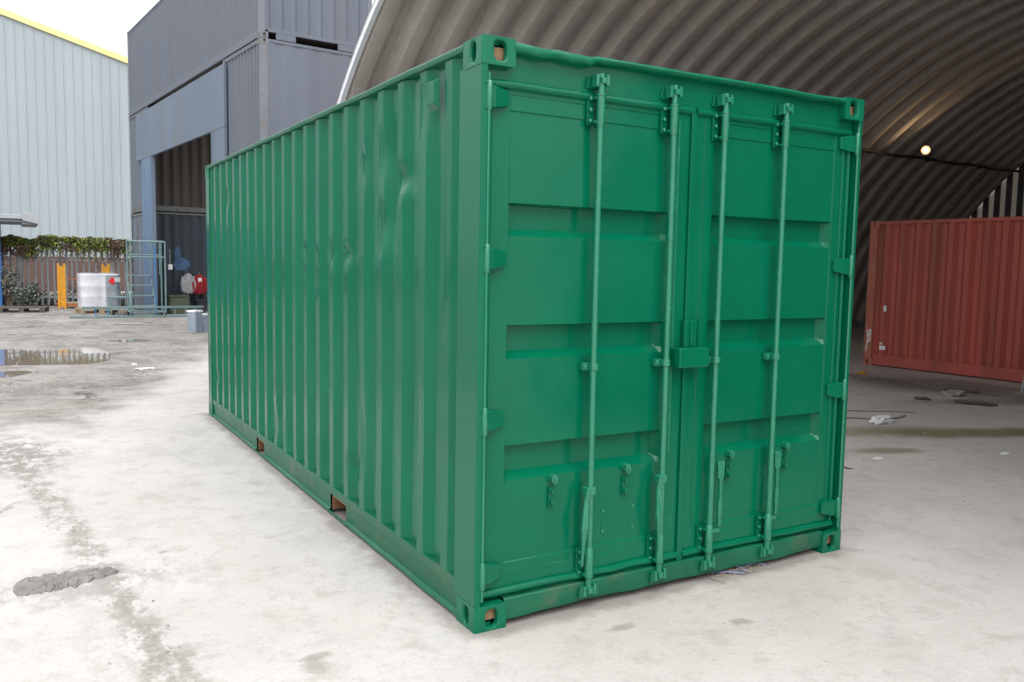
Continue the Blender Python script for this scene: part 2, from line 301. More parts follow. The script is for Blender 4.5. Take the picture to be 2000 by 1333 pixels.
# ------------------------------------------------------------------ builders
class MB:
    def __init__(s): s.v = []; s.f = []
    def add(s, vs_, fs):
        o = len(s.v); s.v += [tuple(p) for p in vs_]; s.f += [[i+o for i in f] for f in fs]; return s
    def box(s, x0, x1, y0, y1, z0, z1):
        return s.add([(x0,y0,z0),(x1,y0,z0),(x1,y1,z0),(x0,y1,z0),(x0,y0,z1),(x1,y0,z1),(x1,y1,z1),(x0,y1,z1)],
            [(3,2,1,0),(4,5,6,7),(0,1,5,4),(1,2,6,5),(2,3,7,6),(3,0,4,7)])
    def bar(s, p, q, w, h):          # a square bar from p to q
        p, q = Vector(p), Vector(q); d = (q-p).normalized()
        up = Vector((0,0,1)) if abs(d.z) < 0.95 else Vector((0,1,0))
        a = d.cross(up).normalized()*w/2; b = a.cross(d).normalized()*h/2
        return s.add([p-a-b,p+a-b,p+a+b,p-a+b,q-a-b,q+a-b,q+a+b,q-a+b],[(0,1,2,3),(7,6,5,4),(0,4,5,1),(1,5,6,2),(2,6,7,3),(3,7,4,0)])
    def prism(s, pts, axis, a, b):   # pts 2D, extruded along axis
        def P(p, t): return {'x':(t,p[0],p[1]),'y':(p[0],t,p[1]),'z':(p[0],p[1],t)}[axis]
        n = len(pts)
        return s.add([P(p,a) for p in pts]+[P(p,b) for p in pts],[list(range(n))[::-1],list(range(n,2*n))]+[[i,(i+1)%n,n+(i+1)%n,n+i] for i in range(n)])
    def tube(s, path, r, n=10):
        path = [Vector(p) for p in path]; rings = []
        rs = r if isinstance(r, (list, tuple)) else [r]*len(path)
        pa = None
        for i, p in enumerate(path):
            d = (path[min(i+1,len(path)-1)]-path[max(i-1,0)]).normalized()
            if pa is None:
                up = Vector((0,0,1)) if abs(d.z) < 0.9 else Vector((0,1,0)); pa = d.cross(up).normalized()
            a = (pa-d*pa.dot(d)).normalized(); pa = a; b = d.cross(a)
            rings.append([p+(a*math.cos(2*math.pi*k/n)+b*math.sin(2*math.pi*k/n))*rs[i] for k in range(n)])
        vs_ = [v for g in rings for v in g]; fs = []
        for i in range(len(path)-1):
            for k in range(n): fs.append((i*n+k, i*n+(k+1)%n, (i+1)*n+(k+1)%n, (i+1)*n+k))
        fs.append(list(range(n))[::-1]); fs.append([(len(path)-1)*n+k for k in range(n)])
        return s.add(vs_, fs)
    def grid(s, pts):                # rows of points
        nu = len(pts[0])
        vs_ = [p for row in pts for p in row]
        return s.add(vs_, [(i*nu+j, i*nu+j+1, (i+1)*nu+j+1, (i+1)*nu+j) for i in range(len(pts)-1) for j in range(nu-1)])
    def mesh(s, name, m, smooth=False, recalc=True, sharp=None):
        me = bpy.data.meshes.new(name); me.from_pydata(s.v, [], s.f)
        if recalc:
            bm = bmesh.new(); bm.from_mesh(me); bmesh.ops.recalc_face_normals(bm, faces=bm.faces); bm.to_mesh(me); bm.free()
        me.materials.append(MATS[m] if isinstance(m, str) else m)
        if smooth:
            me.polygons.foreach_set('use_smooth', [True]*len(me.polygons))
            if sharp: me.set_sharp_from_angle(angle=R(sharp))
        me.update(); return me
    def build(s, name, m, parent=None, bevel=0.0, smooth=False, sharp=40, recalc=True):
        return link(name, s.mesh(name, m, smooth, recalc, sharp), parent, bevel)
def link(name, me, parent=None, bevel=0.0, loc=None, rot=None):
    o = bpy.data.objects.new(name, me); COL.objects.link(o)
    if parent: o.parent = parent
    if loc is not None: o.location = loc
    if rot is not None: o.rotation_euler = rot
    if bevel > 0:
        b = o.modifiers.new('bevel', 'BEVEL'); b.width = bevel; b.segments = 2; b.limit_method = 'ANGLE'; b.angle_limit = R(40); b.harden_normals = False
    return o
def thing(name, label, cat, loc=(0,0,0), rz=0.0, group=None):
    o = bpy.data.objects.new(name, None); COL.objects.link(o); o.empty_display_size = 0.2
    o.location = loc; o.rotation_euler = (0, 0, rz); return tag(o, label, cat, group)
def tag(o, label, cat, group=None):
    o['label'] = label; o['category'] = cat
    if group: o['group'] = group
    return o
def struct(o): o['kind'] = 'structure'; return o
def N3(x, y, z=0.0): return noise.noise(Vector((x, y, z)))

# ------------------------------------------------------------------ the ground
gm = MB(); xs = [-300,-60,-12,0,12,60,300]; gm.grid([[(x, y, 0) for x in xs] for y in xs])
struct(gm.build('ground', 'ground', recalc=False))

def puddle(pts):
    # smooth irregular outline, one flat sheet
    out = []
    n = len(pts)
    for i in range(n):
        p0, p1, p2, p3 = [Vector((*pts[(i+k-1) % n], 0)) for k in range(4)]
        for t in (0, 0.25, 0.5, 0.75):
            q = 0.5*((2*p1)+(-p0+p2)*t+(2*p0-5*p1+4*p2-p3)*t*t+(-p0+3*p1-3*p2+p3)*t**3)
            q += Vector((N3(q.x*4, q.y*2, 3), N3(q.x*4, q.y*2, 9), 0))*0.07
            out.append((q.x, q.y, 0.004))
    return struct(MB().add(out, [list(range(len(out)))]).build('puddle', 'water', recalc=True))
puddle([(-3.6,13.9),(-2.6,14.05),(-2.0,13.95),(-1.56,13.6),(-1.0,13.5),(-0.62,13.7),(-0.46,13.2),(-0.42,12.2),(-0.66,11.3),(-1.18,11.25),(-1.65,11.35),(-2.3,11.5),(-3.4,11.6)])
puddle([(-3.0,10.7),(-1.97,10.62),(-1.72,10.66),(-1.63,10.4),(-1.84,10.02),(-2.4,9.95),(-3.0,10.1)])
puddle([(-0.25,15.1),(0.15,15.25),(0.55,15.0),(0.35,14.7),(-0.1,14.75)])

# ------------------------------------------------------------------ containers
def corr_profile(L, pitch, depth, sub=1, phase=0.0, fl=0.26):
    sl = (1-2*fl)/2
    ks = [(0, 0), (fl, 0), (fl+sl, 1), (2*fl+sl, 1), (1, 0)]
    out = []; k = -1
    while True:
        base = k*pitch+phase*pitch
        for (a, d), (a2, d2) in zip(ks[:-1], ks[1:]):
            for q in range(sub):
                t = q/sub; u = base+(a+(a2-a)*t)*pitch
                if 0 <= u <= L: out.append((u, (d+(d2-d)*t)*depth))
        k += 1
        if k*pitch > L+pitch: break
    if out[0][0] > 1e-4: out.insert(0, (0, 0.0 if out[0][1] < depth/2 else depth))
    out.append((L, 0.0))
    return out
CAST = {}
def casting_mesh(sx, sy, sz, m):
    key = (sx, sy, sz, m)
    if key in CAST: return CAST[key]
    A, B, Hh = 0.162, 0.178, 0.118
    mb = MB(); core = MB()
    def ring(w, h, cx, cy, a, b_, fn):
        angs = sorted([2*math.pi*k/24 for k in range(24)]+[math.atan2(yy-cy, xx-cx) % (2*math.pi) for xx in (0, w) for yy in (0, h)])
        outer = []; inner = []
        for t in angs:
            c, s_ = math.cos(t), math.sin(t)
            k = min([((w-cx) if c > 0 else -cx)/c if abs(c) > 1e-9 else 1e9, ((h-cy) if s_ > 0 else -cy)/s_ if abs(s_) > 1e-9 else 1e9])
            outer.append((cx+c*k, cy+s_*k))
            e = 3.0; rr = (abs(c/a)**e+abs(s_/b_)**e)**(-1/e)
            inner.append((cx+c*rr, cy+s_*rr))
        n = len(angs)
        v = [fn(p, 0) for p in outer]+[fn(p, 0) for p in inner]+[fn(p, 0.028) for p in inner]
        mb.add(v, [(i, (i+1) % n, n+(i+1) % n, n+i) for i in range(n)]+[(n+i, n+(i+1) % n, 2*n+(i+1) % n, 2*n+i) for i in range(n)])
    def T(x, y, z): return (sx*x, sy*y, sz*z)
    ring(B, Hh, 0.088, 0.056, 0.024, 0.040, lambda p, d: T(d, p[0], p[1]))
    ring(A, Hh, 0.088, 0.056, 0.030, 0.040, lambda p, d: T(p[0], d, p[1]))
    ring(A, B, 0.081, 0.089, 0.032, 0.056, lambda p, d: T(p[0], p[1], d))
    mb.add([T(A,0,0),T(A,B,0),T(A,B,Hh),T(A,0,Hh)], [(0,1,2,3)])
    mb.add([T(0,B,0),T(A,B,0),T(A,B,Hh),T(0,B,Hh)], [(0,1,2,3)])
    mb.add([T(0,0,Hh),T(A,0,Hh),T(A,B,Hh),T(0,B,Hh)], [(0,1,2,3)])
    me = mb.mesh('corner_casting', m)
    bm = bmesh.new(); bm.from_mesh(me); bmesh.ops.remove_doubles(bm, verts=bm.verts, dist=1e-5); bmesh.ops.recalc_face_normals(bm, faces=bm.faces); bm.to_mesh(me); bm.free()
    x0, x1, y0, y1, z0, z1 = 0.04, A-0.012, 0.04, B-0.012, 0.035, Hh-0.012
    core.box(min(sx*x0,sx*x1), max(sx*x0,sx*x1), min(sy*y0,sy*y1), max(sy*y0,sy*y1), min(sz*z0,sz*z1), max(sz*z0,sz*z1))
    CAST[key] = (me, core.mesh('casting_core', 'rust_wood'))
    return CAST[key]
def castings(root, L, W, H, m, bevel=0.006):
    for (x, sx) in ((0, 1), (W, -1)):
        for (y, sy) in ((0, 1), (L, -1)):
            for (z, sz) in ((0, 1), (H, -1)):
                a, c = casting_mesh(sx, sy, sz, m)
                o = link('corner_casting', a, root, bevel, (x, y, z)); link('casting_core', c, o)
def wall_grid(prof, z0, z1, nz_, fn):
    return [[fn(u, d, z0+(z1-z0)*k/nz_) for (u, d) in prof] for k in range(nz_+1)]
def plain_container(root, L, W, H, paint, post, pitch=0.278, depth=0.036, side_paint=None, end_pockets=False, bot=0.17, end_pitch=None, end_depth=None, rail=None):
    """corrugated box container, x across, y along; corner castings, posts, rails, walls, roof and floor"""
    rail = rail or paint; sp = side_paint or paint; ep = end_pitch or pitch; ed = end_depth or depth
    castings(root, L, W, H, post)
    for x0 in (0.004, W-0.104):
        for y0 in (0.004, L-0.154):
            MB().box(x0, x0+0.10, y0, y0+0.15, 0.116, H-0.116).build('corner_post', post, root, 0.006)
    for s, x in ((1, 0.006), (-1, W-0.006)):
        MB().box(min(x, x+s*0.06), max(x, x+s*0.06), 0.176, L-0.176, H-0.062, H-0.004).build('top_rail', rail, root, 0.004)
        MB().box(min(x, x+s*0.05), max(x, x+s*0.05), 0.176, L-0.176, 0.02, bot).build('bottom_rail', rail, root, 0.004)
        x1 = x+s*0.010
        MB().grid(wall_grid(corr_profile(L-0.29, pitch, depth), bot-0.01, H-0.056, 1, lambda u, d, z: (x1+s*d, 0.145+u, z))).build('side_panel', sp, root, recalc=False)
    for s, y in ((1, 0.006), (-1, L-0.006)):
        MB().box(0.160, W-0.160, min(y, y+s*0.06), max(y, y+s*0.06), H-0.085, H-0.004).build('top_end_rail', rail, root, 0.004)
        y1 = y+s*0.010
        if end_pockets and s == 1:
            MB().box(0.160, W-0.160, y, y+0.05, 0.125, bot+0.03).build('bottom_end_rail', rail, root, 0.004)
            for a, b_ in ((0.33, 0.74), (1.66, 2.10)):
                MB().box(a, b_, y+0.002, y+0.055, 0.0, 0.124).build('sill_plate', rail, root, 0.004)
        else:
            MB().box(0.160, W-0.160, min(y, y+s*0.05), max(y, y+s*0.05), 0.02, bot).build('bottom_end_rail', rail, root, 0.004)
        MB().grid(wall_grid(corr_profile(W-0.19, ep, ed), bot-0.01, H-0.08, 1, lambda u, d, z: (0.095+u, y1+s*d, z))).build('end_panel', paint, root, recalc=False)
    MB().box(0.05, W-0.05, 0.05, L-0.05, H-0.020, H-0.012).build('roof_panel', paint, root)
    MB().box(0.06, W-0.06, 0.06, L-0.06, 0.130, 0.160).build('floor_panel', 'dark_wood', root)

# ------------------------------------------------------------------ the green container
L, W, H = 6.058, 2.438, 2.591
G = thing('shipping_container', 'freshly painted green shipping container with closed double doors, nearest the camera', 'container')
castings(G, L, W, H, 'green_casting', 0.010)

# corner posts of the door end (J section) and of the far end
def jpost(mirror):
    pts = [(0.003,0.215),(0.003,0.012),(0.006,0.005),(0.013,0.002),(0.028,0.002),(0.034,0.006),(0.034,0.075),(0.052,0.075),(0.052,0.12),(0.014,0.12),(0.014,0.215)]
    if mirror: pts = [(W-x, y) for x, y in pts]
    MB().prism(pts, 'z', 0.115, H-0.115).build('corner_post', 'green_paint', G, 0.003)
jpost(False); jpost(True)
for x0 in (0.003, W-0.063): MB().box(x0, x0+0.06, L-0.165, L-0.003, 0.115, H-0.115).build('corner_post', 'green_paint', G, 0.006)

# side panel with dents
DENTS = [(1.488,2.17,0.075,0.10,0.030),(1.50,2.10,0.06,0.05,-0.012),(1.13,2.22,0.10,0.15,0.034),(1.05,2.00,0.07,0.25,0.020),(0.90,2.06,0.075,0.07,0.036),(0.83,1.98,0.07,0.06,-0.012),
    (1.20,1.83,0.09,0.14,0.034),(1.12,1.70,0.07,0.12,-0.010),(1.735,1.68,0.05,0.045,0.028),(2.047,1.68,0.06,0.05,0.026),(2.351,1.66,0.05,0.045,0.024),(2.62,1.69,0.05,0.05,0.022),
    (2.35,1.49,0.06,0.05,0.018),(2.62,1.52,0.05,0.05,0.018),(1.82,1.70,0.05,0.04,-0.012),(5.09,2.22,0.06,0.09,0.02),(4.95,2.12,0.05,0.12,0.012),(1.66,0.39,0.05,0.05,0.016),
    (0.45,1.9,0.10,0.45,0.014),(3.4,0.32,0.08,0.16,0.016),(3.05,0.28,0.07,0.12,0.014),(2.2,0.30,0.07,0.12,0.012),(0.75,0.9,0.12,0.25,0.008),(1.45,0.75,0.1,0.2,0.008),(4.3,1.1,0.1,0.2,0.008),
    (1.42,0.55,0.07,0.16,0.012),(5.6,0.45,0.12,0.05,0.012),(0.62,2.40,0.07,0.16,0.016)]
def dent(y, z):
    d = 0.0
    for (cy, cz, ry, rz_, a) in DENTS:
        q = ((y-cy)/ry)**2+((z-cz)/rz_)**2
        if q < 9: d += a*math.exp(-q)
    return d + 0.0035*N3(y*1.1, z*0.9, 3.3) + 0.0016*N3(y*4.0, z*2.2, 8.1)
prof = corr_profile(L-0.375, 0.2785, 0.036, 4, 0.35)
def side_pt(u, d, z):
    y = 0.212+u
    edge = min(1.0, (z-0.165)/0.14, (2.56-z)/0.10)
    zz = z
    if z < 0.19: zz = z + 0.006*N3(y*5, 1.0, 4.0)
    return (0.012+d+dent(y, z)*max(0.0, edge), y, zz)
MB().grid(wall_grid(prof, 0.172, H-0.040, 110, side_pt)).build('side_panel', 'green_paint', G, smooth=True, sharp=28, recalc=False)
MB().grid(wall_grid(corr_profile(L-0.375, 0.2785, 0.036), 0.172, H-0.04, 1, lambda u, d, z: (W-0.012-d, 0.212+u, z))).build('side_panel', 'green_paint', G, recalc=False)
MB().grid(wall_grid(corr_profile(W-0.12, 0.25, 0.045), 0.172, H-0.04, 1, lambda u, d, z: (0.06+u, L-0.015-d, z))).build('end_panel', 'green_paint', G, recalc=False)
MB().box(0.02, W-0.02, 0.03, L-0.02, H-0.022, H-0.014).build('roof_panel', 'green_paint', G)
def wavy_rail(x, s):
    mb = MB(); n = 90; rows = []
    for i in range(n+1):
        y = 0.178+(L-0.356)*i/n
        w = 0.004*N3(y*1.7, 2.0, x)+0.002*N3(y*6, 5.0, x)
        rows.append([(x+s*(0.055), y, H-0.040+w),(x+s*0.002, y, H-0.036+w),(x-s*0.001, y, H-0.030+w),(x-s*0.001, y, H-0.012+w),(x+s*0.004, y, H-0.005+w),(x+s*0.055, y, H-0.004+w)])
    mb.grid(rows).build('top_rail', 'green_rail', G, smooth=True, sharp=35)
wavy_rail(0.0, 1); wavy_rail(W, -1)
# bottom side rails with two fork pockets each
SEGS = [(0.178,1.75),(2.05,3.78),(4.03,L-0.178)]
for x, s in ((0.0, 1), (W, -1)):
    MB().box(min(x+s*0.010,x+s*0.05), max(x+s*0.010,x+s*0.05), 0.178, L-0.178, 0.135, 0.185).build('bottom_rail', 'green_rail', G, 0.003)
    for a, b_ in SEGS:
        n = max(4, int((b_-a)/0.12)); rows = []
        for i in range(n+1):
            y = a+(b_-a)*i/n; w = 0.007*N3(y*1.8, 7.0, x)+0.003*N3(y*7, 3.0, x); w2 = 0.008*N3(y*2.6, 17.0, x)
            rows.append([(x+s*0.016, y, 0.137),(x+s*(0.020+w*0.5), y, 0.034+w*0.4),(x+s*(0.004-w2*0.5), y, 0.027+w*0.6),(x+s*(0.001-w2*0.5), y, 0.014+w*0.6),(x+s*0.05, y, 0.014)])
        MB().grid(rows).build('rail_web', 'green_rail', G, smooth=True, sharp=30)
for a, b_ in ((1.75, 2.05), (3.78, 4.03)):
    for x0 in (0.002, W-0.014): MB().box(x0, x0+0.012, a-0.02, b_+0.02, 0.008, 0.020).build('pocket_strap', 'green_rail', G, 0.002)
    for y in (a, b_-0.006):
        MB().box(0.03, W-0.03, y, y+0.006, 0.02, 0.134).build('fork_pocket_wall', 'rust', G)
    MB().box(0.03, W-0.03, a, b_, 0.112, 0.118).build('fork_pocket_top', 'rust_wood', G)
MB().box(0.06, W-0.06, 0.10, L-0.06, 0.150, 0.172).build('floor_panel', 'dark_wood', G)
# vent cover on the side
MB().add([(0.012,0.44,2.49),(0.012,0.53,2.49),(-0.012,0.45,2.478),(-0.012,0.522,2.478),(0.012,0.44,2.35),(0.012,0.53,2.35),(-0.012,0.45,2.375),(-0.012,0.522,2.375)],
    [(0,1,3,2),(2,3,7,6),(0,2,6,4),(1,5,7,3),(4,6,7,5)]).build('vent_cover', 'green_paint', G, 0.004)

# header and sill of the door end
n = 110; rows = []
for i in range(n+1):
    x = 0.158+(W-0.316)*i/n
    b1 = 0.020*math.exp(-((x-0.30)/0.07)**2)+0.022*math.exp(-((x-0.47)/0.06)**2)+0.026*math.exp(-((x-0.55)/0.03)**2)+0.012*math.exp(-((x-2.05)/0.09)**2)
    w = 0.004*N3(x*2.2, 11)+0.003*N3(x*8, 21)
    dz = -0.55*b1+w; dy = -0.4*b1+0.8*w; th = 0.020+0.020*max(0.0, 1-x/0.75)+0.3*b1
    z = H-0.012+dz*0.6
    rows.append([(x,0.046,z-th-0.006),(x,0.010+dy,z-th-0.004),(x,0.000+dy,z-th+0.004),(x,-0.003+dy,z-th*0.5),(x,0.002+dy,z-0.002),(x,0.012,z+0.004),(x,0.09,H-0.010)])
MB().grid(rows).build('header_lip', 'green_casting', G, smooth=True, sharp=50)
MB().box(0.040, W-0.040, 0.046, 0.090, 2.385, H-0.030).build('door_header', 'green_paint', G, 0.003)
rows = []
for i in range(61):
    x = 0.158+(W-0.316)*i/60
    w = 0.010*N3(x*2.4, 31)+0.004*N3(x*7, 41)
    rows.append([(x,0.09,0.128),(x,0.020,0.128),(x,0.014,0.122),(x,0.012+0.3*w,0.060),(x,0.016+w,0.034+0.6*w),(x,0.09,0.03)])
MB().grid(rows).build('door_sill', 'green_rail', G, smooth=True, sharp=35)

# the doors
BANDS = [(1.907,1.762),(1.367,1.215),(0.822,0.660)]
def door(x0, x1, p0, p1, seed):
    fr, pn, dp = 0.050, 0.058, 0.048
    def hgt(x, z):
        y = fr
        inx = min(1, max(0, (x-p0)/0.005), max(0, (p1-x)/0.005))
        inz = min(1, max(0, (z-0.235)/0.004), max(0, (2.372-z)/0.004))
        k = min(inx, inz)
        y += (pn-fr)*k
        if z > 2.300: y -= 0.005*k*min(1, (z-2.300)/0.004)
        if z < 0.285: y -= 0.006*k*min(1, (0.285-z)/0.006)
        for (t, b_) in BANDS:
            kz = min(1, max(0, (t-z)/0.010), max(0, (z-b_)/0.034))
            kx = min(1, max(0, (x-p0-0.001)/0.014), max(0, (p1-0.001-x)/0.030))
            y += dp*min(kz, kx)
        y += k*(0.0045*N3(x*1.6+seed, z*1.3, seed)+0.0018*N3(x*5+seed, z*4, seed))
        return y
    xs_ = sorted(set([round(v, 4) for v in [x0+(x1-x0)*i/44 for i in range(45)]+[p0, p0+0.005, p0+0.001, p0+0.015, p1-0.005, p1, p1-0.001, p1-0.031]]))
    zs = [0.128+(2.405-0.128)*i/90 for i in range(91)]
    for t, b_ in BANDS: zs += [t, t-0.010, b_+0.034, b_]
    zs += [0.235,0.239,2.372,2.368,2.300,2.304,0.285,0.279]
    zs = sorted(set(round(v, 4) for v in zs))
    mb = MB().grid([[(x, hgt(x, z), z) for x in xs_] for z in zs])
    o = mb.build('door', 'green_paint', G, smooth=True, sharp=22, recalc=False)
    MB().box(x0+0.004, x1-0.004, 0.108, 0.114, 0.13, 2.40).build('door_back', 'green_paint', o)
    for xx in (x0, x1): MB().box(xx-0.003, xx+0.003, 0.049, 0.107, 0.13, 2.40).build('door_edge', 'green_paint', o)
    return o
DL = door(0.056, 1.210, 0.167, 1.077, 1.0)
DR = door(1.222, 2.382, 1.361, 2.271, 5.0)
DL['label'] = 'left door leaf with its handles folded beside the rods'; DR['label'] = 'right door leaf with its handles hanging free of the rods'
# gaskets round the doors
def gasket(path, r, par, name='gasket'): MB().tube(path, r, 10).build(name, 'green_paint', par, smooth=True)
def hpath(xa, xb, y, z, amp): return [(xa+(xb-xa)*i/24, y+amp*N3(xa+i*0.35, 3, z), z+amp*N3(xa+i*0.3, 9, z)) for i in range(25)]
gasket(hpath(0.050, 1.205, 0.050, 2.408, 0.003), 0.020, DL); gasket(hpath(1.23, 2.385, 0.050, 2.408, 0.003), 0.020, DR)
gasket(hpath(0.050, 1.205, 0.044, 0.156, 0.007), 0.019, DL); gasket(hpath(1.23, 2.385, 0.044, 0.156, 0.005), 0.019, DR)
gasket([(0.062, 0.046, 0.15), (0.062, 0.046, 2.40)], 0.013, DL); gasket([(2.376, 0.046, 0.15), (2.376, 0.046, 2.40)], 0.013, DR)
gasket([(2.335, 0.050, 0.2), (2.335, 0.050, 2.37)], 0.009, DR)
MB().box(1.196, 1.232, 0.034, 0.049, 0.11, 2.39).build('astragal', 'green_paint', DR, 0.004)
MB().prism([(1.112,0.0495),(1.116,0.038),(1.124,0.038),(1.128,0.0495)], 'z', 0.70, 2.36).build('weld_strip', 'green_rod', DL)
MB().prism([(1.290,0.0495),(1.294,0.043),(1.300,0.043),(1.304,0.0495)], 'z', 0.30, 2.36).build('weld_strip', 'green_paint', DR)

# hinges: blade on the door, pin, lug on the post
hb = MB().add([(0.036,0.008,-0.046),(0.036,0.008,0.046),(0.150,0.030,-0.030),(0.150,0.030,0.034),(0.075,0.012,-0.046),(0.075,0.012,0.046),(0.036,0.050,-0.046),(0.036,0.050,0.046),(0.150,0.052,-0.030),(0.150,0.052,0.034),(0.075,0.052,-0.046),(0.075,0.052,0.046)],
    [(0,4,5,1),(4,2,3,5),(6,7,11,10),(10,11,9,8),(0,1,7,6),(2,8,9,3),(1,5,11,7),(5,3,9,11),(0,6,10,4),(4,10,8,2)]).mesh('hinge', 'green_paint')
hbm = MB().add([(-x, y, z) for x, y, z in [v.co[:] for v in hb.vertices]], [list(p.vertices) for p in hb.polygons]).mesh('hinge', 'green_paint')
hp = MB().tube([(0,0,-0.062),(0,0,-0.056),(0,0,0.056),(0,0,0.062)], [0.010,0.0135,0.0135,0.010], 12).mesh('hinge_pin', 'green_rod', True, sharp=40)
lug = MB().box(-0.012, 0.012, -0.006, 0.045, -0.0055, 0.0055).mesh('hinge_lug', 'green_paint')
for z in (2.345, 1.660, 0.950, 0.255):
    link('hinge', hb, DL, 0.004, (0, 0, z)); link('hinge', hbm, DR, 0.004, (W, 0, z))
    link('hinge_pin', hp, DL, 0, (0.040, 0.006, z)); link('hinge_pin', hp, DR, 0, (W-0.040, 0.006, z))
    for dz in (-0.0525, 0.0525): link('hinge_lug', lug, G, 0.002, (0.026, 0.004, z+dz)); link('hinge_lug', lug, G, 0.002, (W-0.026, 0.004, z+dz))
MB().tube([(0.037,0.004,0.14),(0.037,0.004,2.44)], 0.0065, 8).build('hinge_rod', 'green_rod', G, smooth=True)
MB().tube([(W-0.037,0.004,0.14),(W-0.037,0.004,2.44)], 0.0065, 8).build('hinge_rod', 'green_rod', G, smooth=True)

# locking gear
def rod_path(x, bow): return [(x+bow*math.sin(math.pi*i/20)*0.6, 0.004, 0.075+(2.505-0.075)*i/20) for i in range(21)]
sleeve = MB().tube([(0,0,-0.075),(0,0,-0.068),(0,0,0.062),(0,0,0.062),(0,0,0.070),(0,0,0.075)], [0.017,0.0205,0.0205,0.0235,0.0235,0.017], 14).mesh('rod_sleeve', 'green_rod', True, sharp=40)
plate_b = MB().box(-0.052, -0.016, 0.036, 0.0495, -0.068, 0.068).box(0.016, 0.032, 0.036, 0.0495, -0.068, 0.068).box(-0.034, -0.014, 0.0, 0.04, -0.062, -0.050).box(-0.034, -0.014, 0.0, 0.04, 0.046, 0.058).mesh('rod_bracket', 'green_paint')
bolt = MB().tube([(0,0.012,0),(0,0.002,0),(0,0.0,0)], [0.0085,0.0085,0.005], 8).mesh('bolt', 'green_rod', True, sharp=40)
cam_top = MB().box(-0.038, -0.022, -0.012, 0.030, -0.030, 0.024).box(0.020, 0.036, -0.012, 0.030, -0.022, 0.026).box(-0.030, 0.030, 0.010, 0.046, 0.010, 0.026).box(-0.012, 0.013, -0.020, 0.012, -0.014, 0.012).mesh('lock_cam', 'green_rod')
keeper = MB().prism([(-0.055,-0.030),(-0.030,-0.036),(0.052,-0.028),(0.052,0.0),(0.038,0.024),(-0.044,0.020)], 'y', 0.036, 0.0455).mesh('cam_keeper', 'green_paint')
guide = MB().box(-0.050, -0.014, 0.020, 0.049, -0.018, 0.018).box(0.014, 0.030, 0.020, 0.049, -0.018, 0.018).tube([(0,0.004,-0.016),(0,0.004,0.016)], 0.0235, 12).mesh('rod_guide', 'green_rod')
blade = MB().add([(-0.012,-0.014,0.02),(0.012,-0.014,0.02),(-0.014,-0.002,-0.05),(0.008,-0.006,-0.05),(-0.030,-0.018,-0.17),(0.004,-0.020,-0.17),(-0.018,-0.010,-0.25),(0.002,-0.010,-0.25),(-0.012,-0.006,-0.36),(0.0,-0.006,-0.36),
    (-0.012,0.002,0.02),(0.012,0.002,0.02),(-0.014,0.008,-0.05),(0.008,0.008,-0.05),(-0.030,-0.006,-0.17),(0.004,-0.008,-0.17),(-0.018,0.002,-0.25),(0.002,0.002,-0.25),(-0.012,0.004,-0.36),(0.0,0.004,-0.36)],
    [(0,1,3,2),(2,3,5,4),(4,5,7,6),(6,7,9,8),(10,12,13,11),(12,14,15,13),(14,16,17,15),(16,18,19,17),(0,10,11,1),(8,9,19,18)]+[(a,a+2,a+12,a+10) for a in (0,2,4,6)]+[(a+1,a+11,a+13,a+3) for a in (0,2,4,6)]).mesh('handle', 'green_rod')
paddle = MB().prism([(-0.026,0.035),(-0.018,0.045),(0.020,0.045),(0.026,0.035),(0.022,-0.045),(0.010,-0.062),(0.012,-0.16),(0.018,-0.19),(0.012,-0.31),(-0.008,-0.31),(-0.012,-0.19),(-0.006,-0.16),(-0.008,-0.062),(-0.020,-0.045)], 'y', -0.012, 0.002).mesh('handle', 'green_rod')
catch = MB().prism([(-0.016,0.0),(-0.012,0.022),(0.006,0.030),(0.020,0.016),(0.020,-0.010),(0.006,-0.018),(-0.006,-0.012)], 'y', 0.020, 0.06).tube([(0.004,0.028,0.006),(0.004,0.012,0.006)], 0.009, 8).mesh('handle_catch', 'green_rod')
catch_low = MB().box(-0.016, 0.016, 0.044, 0.060, -0.045, 0.050).tube([(0,0.05,0.030),(0,0.030,0.030)], 0.012, 8).tube([(0,0.05,-0.020),(0,0.026,-0.020)], 0.014, 8).mesh('catch_plate', 'green_paint')
RODS = [(0.617, DL, -0.006), (1.052, DL, 0.004), (1.386, DR, 0.0), (1.820, DR, 0.003)]
for i, (x, dr, bow) in enumerate(RODS):
    MB().tube(rod_path(x, bow), 0.0158, 14).build('lock_rod', 'green_rod', dr, smooth=True, sharp=60)
    for z, fl in ((2.345, 1), (0.225, -1)):
        link('rod_sleeve', sleeve, dr, 0, (x, 0.004, z), (0 if fl > 0 else math.pi, 0, 0))
        link('rod_bracket', plate_b, dr, 0.002, (x, 0, z))
        for bx in (-0.040, 0.025):
            for bz in (-0.05, 0.0, 0.05): link('bolt', bolt, dr, 0, (x+bx, 0.020, z+bz))
    link('lock_cam', cam_top, dr, 0.002, (x, 0, 2.475)); link('lock_cam', cam_top, dr, 0.002, (x, 0, 0.090), (0, math.pi, 0))
    link('cam_keeper', keeper, G, 0.003, (x-0.006, 0, 2.475)); 
    MB().prism([(x-0.060,0.060),(x+0.055,0.060),(x+0.050,0.105),(x-0.050,0.112)], 'y', -0.008, 0.0115).build('cam_keeper', 'green_rail', G, 0.003)
    link('rod_guide', guide, dr, 0.002, (x, 0, 1.168))
    for bx in (-0.040, 0.023): link('bolt', bolt, dr, 0, (x+bx, 0.012, 1.168))
for i, (x, z) in enumerate(((0.590, 0.575), (1.026, 0.585))):
    h = link('handle', blade, DL, 0.002, (x, -0.010, z)); h.rotation_euler = (0, R((3, -2)[i]), 0)
    MB().box(x-0.012, x+0.042, -0.018, 0.020, z-0.018, z+0.022).build('handle_hub', 'green_rod', DL, 0.004)
